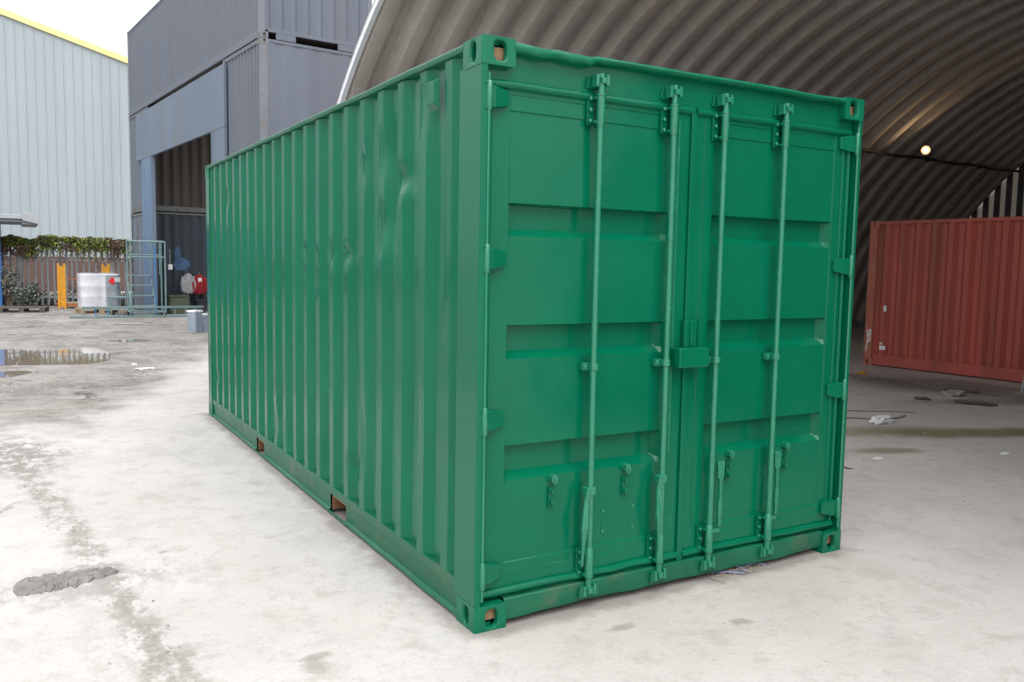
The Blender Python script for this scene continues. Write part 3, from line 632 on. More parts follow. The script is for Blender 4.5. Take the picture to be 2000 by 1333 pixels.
for x, z, rx in ((1.452, 0.590, 1.386), (1.874, 0.600, 1.820)):
    link('handle', paddle, DR, 0.003, (x, 0.010, z))
    MB().box(rx, x+0.010, 0.004, 0.020, z-0.34, z-0.318).build('handle_hub', 'green_rod', DR, 0.003)
for x, z, dr in ((0.423, 0.640, DL), (0.852, 0.645, DL), (1.548, 0.645, DR), (1.972, 0.650, DR)):
    link('handle_catch', catch, dr, 0.002, (x, 0, z)); link('catch_plate', catch_low, dr, 0.002, (x, 0, z-0.085))
# data plate and its rivets
MB().box(0.722, 0.925, 0.0562, 0.060, 0.335, 0.458).build('data_plate', 'green_paint', DL, 0.002)
for x in (0.732, 0.915):
    for z in (0.345, 0.448): link('bolt', bolt, DL, 0, (x, 0.051, z))
# lock box across the two doors
lb = MB().prism([(1.106,1.140),(1.300,1.140),(1.300,1.228),(1.296,1.240),(1.110,1.240),(1.106,1.228)], 'y', -0.038, 0.046).build('lock_box', 'green_paint', DR, 0.006)
MB().box(1.180, 1.262, 0.018, 0.046, 1.238, 1.375).build('lock_box_bracket', 'green_paint', DR, 0.004)
MB().box(1.212, 1.230, 0.008, 0.020, 1.242, 1.370).build('lock_box_bracket', 'green_paint', DR, 0.003)

# ------------------------------------------------------------------ the red container in the hall
RC = thing('shipping_container', 'weathered dark red shipping container standing inside the arched hall', 'container', (11.06, 6.40, 0), R(3.2))
def red_container():
    RL, RW, RH = 6.058, 2.438, 2.49
    # local y runs away from the camera-left end towards the right of the picture: use -y
    tmp = thing('shipping_container', '', ''); plain_container(tmp, RL, RW, RH, 'red_paint', 'red_post_paint', 0.278, 0.060, bot=0.20, rail='red_paint')
    for ch in list(tmp.children):
        ch.parent = RC; ch.location.y -= RL
    bpy.data.objects.remove(tmp)
    for (y, z, w, h) in ((-0.34, 0.95, 0.05, 0.10), (-0.30, 0.29, 0.11, 0.07), (-0.30, 0.38, 0.05, 0.03)):
        MB().box(0.0, 0.012, y-w, y, z, z+h).build('sticker', 'label_white', RC)
    mb = MB()
    for a, b_ in (((-0.05,0.62),(-0.09,0.40)), ((-0.10,0.63),(-0.06,0.38)), ((-0.05,0.50),(-0.12,0.56)), ((-0.12,0.62),(-0.115,0.42)), ((-0.07,0.42),(-0.045,0.24))):
        mb.bar((0.0025, a[0], a[1]), (0.0025, b_[0], b_[1]), 0.004, 0.020)
    mb.build('paint_scrawl', 'white_paint', RC)
red_container()

# ------------------------------------------------------------------ the container stack with the portal
SX, SY, SR = 2.57, 14.18, R(5.3)
def sw(x, y, z=0.0):     # stack-local to world
    c, s = math.cos(SR), math.sin(SR); return (SX+c*x-s*y, SY+s*x+c*y, z)
SH, UL = 6.04, 12.19
U = thing('shipping_container', 'long blue-grey shipping container bridging the top of the stack', 'container', sw(0, 0, SH), SR)
plain_container(U, UL, 2.438, 2.595, 'grey_blue_paint', 'grey_post_paint', 0.158, 0.030, end_pockets=True, bot=0.17, end_pitch=0.278, end_depth=0.045)
# cross containers: long axis runs along local x
def cross(label, y0, z, paint, post, hgt, side_paint=None, pitch=0.26, depth=0.04, side_pitch=0.40, side_depth=0.012, wdt=2.438, rail=None):
    # built along its own y, then turned so that its end faces the yard
    t = thing('shipping_container', label, 'container', sw(0, y0+wdt, z), SR-R(90))
    plain_container(t, 6.058, wdt, hgt, paint, post, side_pitch, side_depth, side_paint=side_paint, bot=0.17, end_pitch=pitch, end_depth=depth, rail=rail)
    return t
cross('blue-grey shipping container, middle of the near stack, its ribbed end beside the portal', 0.0, 3.02, 'grey_blue_paint', 'grey_post_paint', 3.01, None, 0.205, 0.05, 0.40, 0.012)
cross('blue-grey shipping container at the foot of the near stack, behind the green one', 0.0, 0.0, 'grey_blue_paint', 'grey_post_paint', 3.01, None, 0.205, 0.05, 0.40, 0.012)
FU = cross('shipping container, upper of the far stack, dark brown side inside the portal', 9.75, 3.02, 'grey_blue_paint', 'grey_post_paint', 3.01, 'dark_container', 0.16, 0.03, 0.278, 0.045, rail='rail_worn')
FB = cross('shipping container, lower of the far stack, dark blue side with a spray mark', 9.75, 0.0, 'grey_blue_paint', 'dark_blue_container', 3.01, 'dark_blue_container', 0.16, 0.03, 0.278, 0.045, rail='rail_worn')
def louvre():
    # small framed louvre on the end wall of the lower far container (end at y=0, x across)
    mb = MB(); x0, x1, z0, z1 = 0.37, 0.87, 2.23, 2.82
    mb.box(x0, x0+0.05, -0.022, 0.02, z0, z1).box(x1-0.05, x1, -0.022, 0.02, z0, z1).box(x0+0.05, x1-0.05, -0.022, 0.02, z0, z0+0.05).box(x0+0.05, x1-0.05, -0.022, 0.02, z1-0.05, z1)
    mb.build('louvre_frame', 'grey_post_paint', FB)
    MB().box(x0+0.05, x1-0.05, -0.008, 0.02, z0+0.05, z1-0.05).build('louvre_panel', 'portal_paint', FB)
louvre()
def spray():
    # blue spray paint on the side of the lower far container, following the metal (side at x=wdt, y along)
    for (y, z, ry, rz_) in ((0.80, 1.75, 0.09, 0.26), (0.92, 1.46, 0.24, 0.20)):
        pts = []
        for k in range(22):
            a = 2*math.pi*k/22; q = 1+0.35*N3(math.cos(a)*2+y*9, math.sin(a)*2+z*5)
            pts.append((y+ry*q*math.cos(a), z+rz_*q*math.sin(a)))
        MB().prism(pts, 'x', 2.438-0.015, 2.438-0.010).build('spray_mark', 'blue_spray', FB)
spray()

PT = thing('portal_frame', 'flat blue-grey steel portal panel round the tall opening between the stacked containers', 'portal', sw(0, 0), SR)
def pbox(name, y0, y1, z0, z1, m, x0=-0.07, x1=-0.006):
    return MB().box(x0, x1, y0, y1, z0, z1).build(name, m, PT, 0.006)
pbox('lintel', 2.16, 10.90, 4.545, 5.90, 'portal_paint')
pbox('column', 2.16, 3.10, 0.0, 4.539, 'portal_paint')
pbox('column', 9.03, 10.30, 0.0, 4.539, 'column_paint')
pbox('edge_angle', 9.00, 9.026, 0.0, 4.539, 'portal_paint', -0.085, 0.03)
pbox('edge_angle', 3.104, 3.13, 0.0, 4.539, 'portal_paint', -0.085, 0.03)

# ------------------------------------------------------------------ the arched hall
HA = thing('arched_hall', 'open-ended arched hall of ribbed steel panels with a white front edge', 'hall', (3.121, 3.941, 0), R(1.9))
HR, HZ, PIT, NP = 8.945, -2.237, 0.605, 33
PH0 = math.acos(-HZ/HR)
pr = []      # (x, radial offset) valley -> slope facing the opening -> pan -> slope away -> valley
pr = [(-0.002, 0.168), (0.004, 0.164), (0.012, 0.152), (0.100, 0.014), (0.110, 0.004), (0.122, 0.0), (0.330, 0.0), (0.336, 0.003), (0.339, 0.010), (0.356, 0.158), (0.364, 0.167), (0.380, 0.170), (0.560, 0.170), (0.566, 0.150), (0.576, 0.150), (0.582, 0.170), (0.607, 0.168)]
seg = 44; rows = []
for k in range(seg+1):
    ph = -PH0+2*PH0*k/seg
    rows.append([(x, (HR+d)*math.sin(ph), HZ+(HR+d)*math.cos(ph)) for x, d in pr])
arch = MB().grid(rows).mesh('arch_panel', 'arch_steel', True, False, 30)
for k in range(NP): link('arch_panel', arch, HA, 0, (-0.05+k*PIT, 0, 0))
rows = []
for k in range(61):
    ph = -PH0+2*PH0*k/60
    rows.append([(x, (HR+d)*math.sin(ph), HZ+(HR+d)*math.cos(ph)) for x, d in ((-0.075, -0.005), (-0.075, 0.085), (0.0, 0.085), (0.0, -0.005), (-0.075, -0.005))])
MB().grid(rows).build('front_trim', 'white_trim', HA)
# far gable: dark sheet with pale boards
HL = 19.92
pts = [((HR+0.20)*math.sin(-PH0+2*PH0*k/60), HZ+(HR+0.20)*math.cos(-PH0+2*PH0*k/60)) for k in range(61)]
def gz(y, r=HR+0.22): return HZ+math.sqrt(max(0.0001, r*r-y*y))
y = -8.68
while y < 8.6:
    for (a, b_, m, dx) in ((y, y+0.165, 'gable_sheet_pale', 0.0), (y+0.165, y+0.317, 'gable_dark', -0.05)):
        b_ = min(b_, 8.7)
        if b_-a > 0.02 and max(abs(a), abs(b_)) < 8.7:
            v = [(HL+0.05+dx, a, 0.02), (HL+0.05+dx, b_, 0.02), (HL+0.05+dx, b_, gz(b_)), (HL+0.05+dx, a, gz(a))]
            if dx == 0: MB().add(v, [(0, 1, 2, 3)]).build('gable_board', m, HA, recalc=False)
            else: MB().prism([(p[1], p[2]) for p in v], 'x', HL, HL+0.06).build('gable_rib', m, HA)
    y += 0.317
# base rails along both walls
for s in (-1, 1): MB().box(0, HL, min(s*8.62, s*8.80), max(s*8.62, s*8.80), 0.0, 0.16).build('base_rail', 'galv', HA)

def hall_w(x, y, z):
    c, s = math.cos(R(1.9)), math.sin(R(1.9)); return (3.121+c*x-s*y, 3.941+s*x+c*y, z)
mb = MB(); path = []
for i in range(41):
    x = 0.6+19.2*i/40; path.append((x, 5.80, 4.475+0.02*math.sin(i*1.3)))
PIPE = thing('cable_conduit', 'dark conduit running along the hall wall past the lit floodlight', 'conduit', (3.121, 3.941, 0), R(1.9))
MB().tube(path, 0.035, 8).build('conduit_pipe', 'pipe_dark', PIPE, smooth=True)
for i in range(8): MB().box(1.2+i*2.4, 1.26+i*2.4, 5.78, 6.02, 4.47, 4.53).build('bracket', 'pipe_dark', PIPE)

# the lit floodlight
LX = (17.21, 9.60, 4.55)
FL = thing('floodlight', 'small lit floodlight glowing warm on the hall wall', 'lamp', LX, 0)
aim = Vector((-0.78, -0.60, -0.05)).normalized()
q = aim.to_track_quat('-Z', 'Y').to_matrix().to_4x4()
def xf(mb): mb.v = [tuple(q @ Vector(p)) for p in mb.v]; return mb
xf(MB().box(-0.11, 0.11, -0.085, 0.085, 0.012, 0.10)).build('lamp_housing', 'black_plastic', FL, 0.01)
xf(MB().tube([(0, 0, 0.010), (0, 0, -0.010), (0, 0, -0.022)], [0.066, 0.066, 0.04], 20)).build('lamp_lens', 'lamp_glow', FL)
xf(MB().tube([(0, 0, 0.011), (0, 0, 0.004), (0, 0, 0.002)], [0.105, 0.105, 0.07], 24)).build('lamp_halo_ring', 'lamp_halo_ring', FL)  # glowing ring added round the lens as its warm halo
xf(MB().bar((-0.165, 0, 0.05), (-0.165, 0.0, 0.22), 0.02, 0.03).bar((0.165, 0, 0.05), (0.165, 0, 0.22), 0.02, 0.03).bar((-0.165, 0, 0.22), (0.165, 0, 0.22), 0.03, 0.02)).build('lamp_bracket', 'pipe_dark', FL)
ld = bpy.data.lights.new('floodlight_beam', 'SPOT'); ld.energy = 26; ld.spot_size = R(165); ld.spot_blend = 0.6; ld.color = (1.0, 0.66, 0.36); ld.shadow_soft_size = 0.12
lo = bpy.data.objects.new('floodlight_beam', ld); COL.objects.link(lo); lo.parent = FL; lo.location = aim*0.03; lo.rotation_euler = aim.to_track_quat('-Z', 'Y').to_euler()

# ------------------------------------------------------------------ the pale warehouse
WH = thing('warehouse', 'pale blue-grey metal clad warehouse with a yellow roof verge, behind the fence', 'building', (-2.27, 41.85, 0), R(-1.5))
WP = 0.385
def verge(x): return 12.45-0.291*x if x > -9 else 12.45+0.291*9+0.291*(x+9)
def clad(x0, z0, zl, zr):
    # sheet with raised rib along its left edge
    w = WP-0.004
    xs_ = [0.0, 0.012, 0.045, 0.057, 0.15, 0.16, 0.17, 0.265, 0.275, 0.285, w]; ds = [0.0, 0.028, 0.028, 0.0, 0.0, 0.006, 0.0, 0.0, 0.006, 0.0, 0.0]
    a = [(x0+x, -0.02-d, z0) for x, d in zip(xs_, ds)]; b_ = [(x0+x, -0.02-d, zl+(zr-zl)*x/w) for x, d in zip(xs_, ds)]
    MB().grid([a, b_]).build('cladding_sheet', 'cladding', WH, recalc=False)
x = -17.0
i = 0
while x < 12.0:
    clad(x, 1.62, 6.60, 6.60)
    clad(x, 6.605, verge(x)-0.02, verge(x+WP)-0.02)
    x += WP; i += 1
pts = [(-17.0, 0.0), (12.0, 0.0), (12.0, verge(12)-0.05), (-9.0, verge(-9)-0.05), (-17.0, verge(-17)-0.05)]
MB().prism(pts, 'y', 0.0, 30.0).build('building_core', 'roof_grey', WH)
MB().box(-17.0, 12.0, -0.06, -0.002, 0.0, 1.615).build('brick_plinth', 'brick', WH)
for a, b_, s in ((-17.2, -9.0, 0.291), (-9.0, 12.2, -0.291)):
    za, zb = verge(a), verge(b_)
    MB().add([(a,-0.10,za-0.05),(b_,-0.10,zb-0.05),(b_,-0.10,zb+0.22),(a,-0.10,za+0.22),(a,0.05,za-0.05),(b_,0.05,zb-0.05),(b_,0.05,zb+0.22),(a,0.05,za+0.22)],
        [(0,1,2,3),(7,6,5,4),(0,4,5,1),(3,2,6,7),(0,3,7,4),(1,5,6,2)]).build('verge_board', 'yellow_trim', WH)
    MB().add([(a,-0.13,za-0.06),(b_,-0.13,zb-0.06),(b_,-0.13,zb+0.0),(a,-0.13,za+0.0),(a,-0.101,za-0.06),(b_,-0.101,zb-0.06),(b_,-0.101,zb+0.0),(a,-0.101,za+0.0)],
        [(0,1,2,3),(7,6,5,4),(0,4,5,1),(3,2,6,7),(0,3,7,4),(1,5,6,2)]).build('verge_drip', 'yellow_trim', WH)
    MB().add([(a,0.0,za+0.16),(b_,0.0,zb+0.16),(b_,30,zb+0.16),(a,30,za+0.16)], [(0,1,2,3)]).build('roof_sheet', 'roof_grey', WH, recalc=False)

# ------------------------------------------------------------------ palisade fence, ivy, shrub
FN = thing('palisade_fence', 'grey steel palisade fence with ivy on top, in front of the warehouse', 'fence', (-2.112, 28.467, 0), math.atan2(27.807-28.467, 1.442+2.112))
pale = MB().add([(x, y, z) for z, k in ((0.06, 1), (1.92, 1)) for x, y in ((-0.034,0.012),(-0.012,-0.012),(0,-0.004),(0.012,-0.012),(0.034,0.012))]+[(-0.022,0.004,1.98),(0,-0.004,2.05),(0.022,0.004,1.98)],
    [(0,1,6,5),(1,2,7,6),(2,3,8,7),(3,4,9,8),(5,6,10),(6,7,11,10),(7,8,12,11),(8,9,12)]).mesh('pale', 'galv', False, False)
for k in range(-14, 30):
    o = link('pale', pale, FN, 0, (k*0.178+random.uniform(-0.012, 0.012), 0, random.uniform(-0.03, 0.01)), (0, R(random.uniform(-1.2, 1.2)), 0))
    so = o.modifiers.new('thick', 'SOLIDIFY'); so.thickness = 0.004
for z in (0.28, 1.50): MB().box(-2.6, 5.2, 0.016, 0.060, z, z+0.05).build('rail', 'galv', FN)
for x in (-2.3, 0.42, 3.1): MB().box(x, x+0.06, 0.064, 0.16, 0.0, 2.0).build('post', 'galv', FN)

def leaf_mesh(name, mtl, parent, pts, size, seed):
    rnd = random.Random(seed); v = []; f = []
    for p in pts:
        s = size*rnd.uniform(0.6, 1.3)
        a = Vector((rnd.uniform(-1,1), rnd.uniform(-1,1), rnd.uniform(-0.6,1))).normalized()
        b_ = a.orthogonal().normalized(); b_.rotate(Matrix.Rotation(rnd.uniform(0, 6.28), 3, a)); c = a.cross(b_)
        o = len(v); p = Vector(p)
        v += [p-b_*s*0.55, p-c*s*0.36+a*s*0.1, p+b_*s*0.6, p+c*s*0.36+a*s*0.1]
        f += [(o, o+1, o+2), (o, o+2, o+3)]
    m = MB(); m.v = [tuple(q) for q in v]; m.f = f
    o = m.build(name, mtl, parent, recalc=False); o['kind'] = 'stuff'; return o
IV = thing('ivy', 'ragged ivy and brambles with yellowish leaves over the palisade fence top', 'ivy', tuple(FN.location), FN.rotation_euler[2])
rnd = random.Random(3)
P = {'leaf_green': [], 'leaf_yellow': [], 'leaf_brown': [], 'leaf_dark': []}
CL = [(-2.3,1.0,0.5), (-1.1,0.8,0.3), (0.12,0.42,0.7), (0.75,0.40,0.25), (1.35,0.55,1.2), (2.15,0.45,0.9), (2.75,0.62,1.5), (3.35,0.30,0.6), (4.4,0.8,0.8), (0.5,0.5,0.5)]
for k in range(19000):
    cx, sxx, gr = rnd.choice(CL)
    x = rnd.gauss(cx, sxx*0.55); top = 2.21+0.12*N3(x*1.9, 1.0)+0.05*N3(x*7, 2.0)+(0.06 if 1 < x < 3.2 else 0)
    z = top-abs(rnd.gauss(0, 0.24)); yy = rnd.gauss(-0.02, 0.12)
    if z < 1.45: continue
    lowp = (top-z)/0.6
    g = N3(x*1.9+5, z*2.5, 7)+gr*0.45-0.35-lowp*0.25
    if N3(x*6, z*6, 12) < -0.36 and rnd.random() < 0.8: continue
    key = 'leaf_brown' if g < -0.22 else ('leaf_dark' if rnd.random() < 0.2 else ('leaf_yellow' if rnd.random() < 0.35+g*0.3 else 'leaf_green'))
    P[key].append((x, yy, z))
for k, key in enumerate(P): leaf_mesh('ivy_leaves', key, IV, P[key], 0.070, 10+k)
mb = MB()
for k in range(70):
    x = rnd.uniform(-2.4, 3.9); z = rnd.uniform(1.2, 1.7); yy = rnd.uniform(-0.08, 0.08); pth = [(x, yy, z)]
    for j in range(4):
        x += rnd.uniform(-0.14, 0.14); z += rnd.uniform(0.08, 0.22); yy += rnd.uniform(-0.05, 0.05); pth.append((x, yy, min(z, 2.28)))
    mb.tube(pth, [0.010, 0.009, 0.007, 0.005, 0.003], 5)
o = mb.build('ivy_stems', 'bark', IV); o['kind'] = 'stuff'
UG = []
for k in range(5200):
    x = rnd.uniform(-2.6, 5.0); UG.append((x, 0.25+abs(rnd.gauss(0, 0.9)), abs(rnd.gauss(0, 0.26))*(0.8+0.6*N3(x*2, 3))))
UGO = leaf_mesh('undergrowth', 'leaf_dark', None, UG, 0.085, 77); UGO.location = FN.location; UGO.rotation_euler = FN.rotation_euler
tag(UGO, 'dark tangled weeds behind the palisade fence', 'weeds')
def shrub(label, loc, rad, hgt, nleaf, keys, seed, size):
    t = thing('shrub', label, 'shrub', loc); rnd = random.Random(seed)
    mb = MB(); tips = []
    for k in range(16):
        a = rnd.uniform(0, 6.28); d = rnd.uniform(0.3, 1.0)*rad; h = hgt*rnd.uniform(0.45, 1.0)
        p = [(0.1*math.cos(a), 0.1*math.sin(a), 0), (0.45*d*math.cos(a), 0.45*d*math.sin(a), h*0.55), (d*math.cos(a), d*math.sin(a), h)]
        mb.tube(p, [0.014, 0.009, 0.004], 5); tips.append((p[1], p[2]))
    mb.build('stem', 'bark', t)
    for j, (key, frac) in enumerate(keys):
        pts = []
        for k in range(int(nleaf*frac)):
            a, b_ = rnd.choice(tips); q = rnd.uniform(0.1, 1.1)
            pts.append([a[i]+(b_[i]-a[i])*q+rnd.gauss(0, 0.07) for i in range(3)])
        leaf_mesh('leaves', key, t, [p for p in pts if p[2] > 0.03], size, seed+j)
    return t
shrub('low bush with dusty grey-green leaves at the foot of the fence', (-1.55, 27.3, 0), 0.42, 0.75, 1500, (('leaf_grey', 0.6), ('leaf_dark', 0.4)), 5, 0.075)
shrub('taller sparse bush with pale twiggy leaves beside the blue cabin', (-1.95, 27.75, 0), 0.38, 1.30, 1100, (('leaf_grey', 0.45), ('leaf_dark', 0.3), ('leaf_brown', 0.25)), 6, 0.065)

# ------------------------------------------------------------------ blue cabin with its grey canopy roof
CB = thing('cabin', 'blue cabin with an overhanging grey flat roof at the left edge', 'cabin', (-2.17, 27.6, 0), 0)
MB().box(-3.2, 0.0, 0.0, 2.2, 0.06, 2.66).build('cabin_wall', 'cabin_blue', CB, 0.01)
MB().box(-3.25, 0.04, -0.04, 2.24, 0.0, 0.055).build('cabin_base', 'wood', CB)
for x in (-2.6, -1.3): MB().box(x, x+0.9, -0.03, -0.002, 1.0, 2.0).build('window', 'dark_void', CB)
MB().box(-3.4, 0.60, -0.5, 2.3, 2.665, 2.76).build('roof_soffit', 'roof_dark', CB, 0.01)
MB().box(-3.45, 0.66, -0.55, 2.35, 2.765, 2.84).build('roof_slab', 'roof_grey', CB, 0.01)
MB().box(-3.40, 0.60, -0.5, 2.3, 2.845, 2.90).build('roof_slab', 'roof_grey', CB, 0.01)
MB().add([(0.62,-0.6,2.72),(1.04,-0.6,2.62),(1.06,-0.6,2.76),(0.98,-0.6,2.93),(0.62,-0.6,3.00),(0.62,2.3,2.72),(1.04,2.3,2.62),(1.06,2.3,2.76),(0.98,2.3,2.93),(0.62,2.3,3.00)],
    [(0,1,2,3,4),(9,8,7,6,5),(0,5,6,1),(1,6,7,2),(2,7,8,3),(3,8,9,4),(4,9,5,0)]).build('canopy_hood', 'roof_grey', CB, 0.01)
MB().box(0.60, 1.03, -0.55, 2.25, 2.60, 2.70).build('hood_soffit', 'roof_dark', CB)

# ------------------------------------------------------------------ pallets, stillage, wrapped load
def pallet(label, loc, rz, m, w=1.2, d=1.0):
    t = thing('pallet', label, 'pallet', loc, rz)
    for k in range(7): MB().box(-w/2, w/2, -d/2+k*(d-0.1)/6, -d/2+k*(d-0.1)/6+0.1, 0.122, 0.144).build('deck_board', m, t)
    for x in (-w/2, -0.07, w/2-0.14):
        for y in (-d/2, -0.05, d/2-0.1): MB().box(x, x+0.14, y, y+0.1, 0.022, 0.10).build('block', m, t)
    for x in (-w/2, -0.07, w/2-0.14):
        MB().box(x, x+0.14, -d/2, d/2, 0.1, 0.121).build('stringer', m, t)
    for y in (-d/2, -0.05, d/2-0.1): MB().box(-w/2, w/2, y, y+0.1, 0.0, 0.0215).build('bottom_board', m, t)
    return t
pallet('dark weathered empty pallet lying before the grey-green bush', (-1.60, 25.35, 0), R(-8), 'dark_wood')
pallet('pale wooden pallet under the wrapped white load', (0.32, 24.45, 0), R(4), 'wood', 1.15, 1.0)

ST = thing('stillage', 'yellow steel stillage post frame standing in front of the fence', 'stillage', (-0.02, 27.2, 0), R(2))
for x, y in ((-0.66, -0.5), (0.60, -0.5)):
    for dx in (0.0, 0.17): MB().box(x+dx, x+dx+0.055, y, y+0.07, 0.0, 1.42).build('upright', 'yellow_paint', ST, 0.005)
    MB().box(x+0.056, x+0.169, y+0.012, y+0.055, 0.05, 1.33).build('web_plate', 'yellow_paint', ST, 0.004)
MB().box(-0.43, 0.60, -0.49, -0.465, 0.93, 0.955).build('tie_bar', 'orange_rust', ST)
for y in (-0.5, 0.45): MB().box(-0.66, 0.83, y+0.08, y+0.16, 0.07, 0.15).build('base_beam', 'orange_rust', ST)
for k in range(6): MB().box(-0.40, 0.80, -0.40+k*0.15, -0.27+k*0.15, 0.155, 0.18).build('deck_board', 'wood', ST)

LD = thing('wrapped_load', 'white film wrapped load with a red diamond label, standing on a pallet', 'pallet load', (0.32, 24.45, 0.147), R(4))
def load_ring(z, bulge, ph):
    out = []
    for k in range(48):
        a = 2*math.pi*k/48; c, s = math.cos(a), math.sin(a)
        e = 5.0; r = (abs(c/0.53)**e+abs(s/0.47)**e)**(-1/e)
        r *= 1-0.055*abs(math.sin(2*a))*0.0+bulge+0.018*N3(c*3, s*3, z*5+ph)-0.03*max(0, math.cos(4*a+math.pi))*0.0
        # dents between the four drums
        for m0 in (0, math.pi/2, math.pi, 3*math.pi/2):
            d = (a-m0+math.pi) % (2*math.pi)-math.pi; r -= 0.018*math.exp(-(d/0.10)**2)
        out.append((r*c, r*s, z))
    return out
zs = [0.0,0.02,0.10,0.30,0.34,0.38,0.60,0.64,0.68,0.90,0.96,0.985,1.0]; bl = [-0.05,0.0,0.0,0.0,0.022,0.0,0.0,0.022,0.0,0.0,0.014,0.01,-0.05]
rings = [load_ring(z, b_, 1.0) for z, b_ in zip(zs, bl)]
mb = MB().grid([r+[r[0]] for r in rings]); mb.add(rings[-1], [list(range(48))])
me_o = mb.build('film_wrap', 'film', LD, smooth=True, sharp=40)
# exposed grey drum sides
mb = MB(); mb.grid([[ (1.012*p[0], 1.012*p[1], p[2]) for p in r[38:48]+r[0:4]] for r in rings[1:-2]]); mb.build('drum_side', 'film_grey', LD, smooth=True, sharp=40)
mb = MB()
for k in range(4):
    a = R(45+90*k); cx, cy = 0.25*math.copysign(1, math.cos(a)), 0.22*math.copysign(1, math.sin(a))
    mb.tube([(cx, cy, 0.995), (cx, cy, 1.012), (cx, cy, 1.022)], [0.22, 0.22, 0.20], 20)
mb.build('drum_lid', 'galv', LD)
dm = MB().add([(0,0,0.11),(0.11,0,0),(0,0,-0.11),(-0.11,0,0),(0,0.006,0.11),(0.11,0.006,0),(0,0.006,-0.11),(-0.11,0.006,0)],[(0,1,2,3),(7,6,5,4),(0,4,5,1),(1,5,6,2),(2,6,7,3),(3,7,4,0)])
o = dm.build('hazard_label', 'red_label', LD); o.location = (0.30, -0.492, 0.80)
o = MB().box(-0.09, 0.09, 0, 0.006, -0.07, 0.07).build('address_label', 'label_white', LD); o.location = (0.44, -0.478, 0.84); o.rotation_euler = (0, 0, R(28))

# ------------------------------------------------------------------ mobile steps, lying ladder, trolley
MS = thing('mobile_steps', 'teal tubular mobile access steps with a tall guard rail before the portal', 'steps', (0.98, 22.35, 0), R(2))
W_, D_ = 0.90, 0.62
def tb(name, p, q_, m='teal_paint', r=0.022, par=MS): return MB().tube([p, q_], r, 8).build(name, m, par, smooth=True)
for x in (0, W_): tb('back_post', (x, D_, 0.06), (x, D_, 2.12))
tb('front_post', (W_-0.27, 0, 0.06), (W_-0.27, 0, 1.98), 'blue_paint'); tb('front_post', (W_, 0, 0.06), (W_, 0, 2.09)); tb('front_post', (0, 0, 0.06), (0, 0, 2.09))
tb('top_rail', (0, 0, 2.09), (W_, 0, 2.09)); tb('top_rail', (0, D_, 2.12), (W_, D_, 2.12)); tb('top_rail', (0, 0, 2.09), (0, D_, 2.12)); tb('top_rail', (W_, 0, 2.09), (W_, D_, 2.12))
tb('mid_rail', (0, D_, 1.72), (W_, D_, 1.72)); tb('mid_rail', (0, 0, 1.66), (W_, 0, 1.66))
for x in (0.34, 0.62, 0.74, 0.86): tb('guard_bar', (x, D_, 1.15), (x, D_, 2.12), r=0.016)
tb('guard_bar', (0.34, D_, 2.12), (0.62, D_, 2.12), r=0.016)
for k in range(4): MB().box(0.02, W_-0.27, -0.02+k*0.20, 0.20+k*0.20, 0.28+k*0.28, 0.315+k*0.28).build('tread', 'teal_paint', MS, 0.004)
for x in (0.0, W_-0.27): MB().bar((x, -0.02, 0.14), (x, 0.80, 1.16), 0.03, 0.06).build('stringer', 'teal_paint', MS)
for z in (0.12,): 
    for y in (0, D_): tb('base_rail', (0, y, z), (W_, y, z))
    for x in (0, W_): tb('base_rail', (x, 0, z), (x, D_, z))
for x in (0, W_):
    for y in (0, D_): MB().tube([(x-0.018, y, 0.055), (x+0.018, y, 0.055)], 0.055, 14).build('castor', 'black_plastic', MS)
LA = thing('ladder', 'long teal ladder lying on its edge on the ground before the steps', 'ladder', (-0.33, 21.95, 0), R(-0.5))
for z in (0.03, 0.285): MB().box(0.06 if z > 0.1 else -0.25, 3.15, -0.02, 0.02, z-0.028, z+0.028).build('stile', 'teal_paint', LA, 0.004)
for k in range(11): MB().tube([(0.10+k*0.285, 0, 0.058), (0.10+k*0.285, 0, 0.257)], 0.014, 8).build('rung', 'blue_paint' if k in (1, 2) else 'teal_paint', LA, smooth=True)
TR = thing('trolley', 'low teal tubular trolley between the wrapped load and the steps', 'trolley', (0.55, 23.2, 0), R(4))
for x in (0, 0.55):
    for y in (0, 0.4): MB().tube([(x, y, 0.02), (x, y, 0.50)], 0.018, 8).build('post', 'teal_paint', TR, smooth=True)
for y in (0, 0.4): MB().tube([(-0.05, y, 0.50), (0.62, y, 0.50)], 0.020, 8).build('rail', 'teal_paint', TR, smooth=True)
MB().box(0, 0.55, 0, 0.4, 0.14, 0.16).build('deck', 'galv', TR)
for x in (0.05, 0.5): MB().tube([(x, -0.02, 0.05), (x, 0.42, 0.05)], 0.05, 12).build('wheel', 'black_plastic', TR)

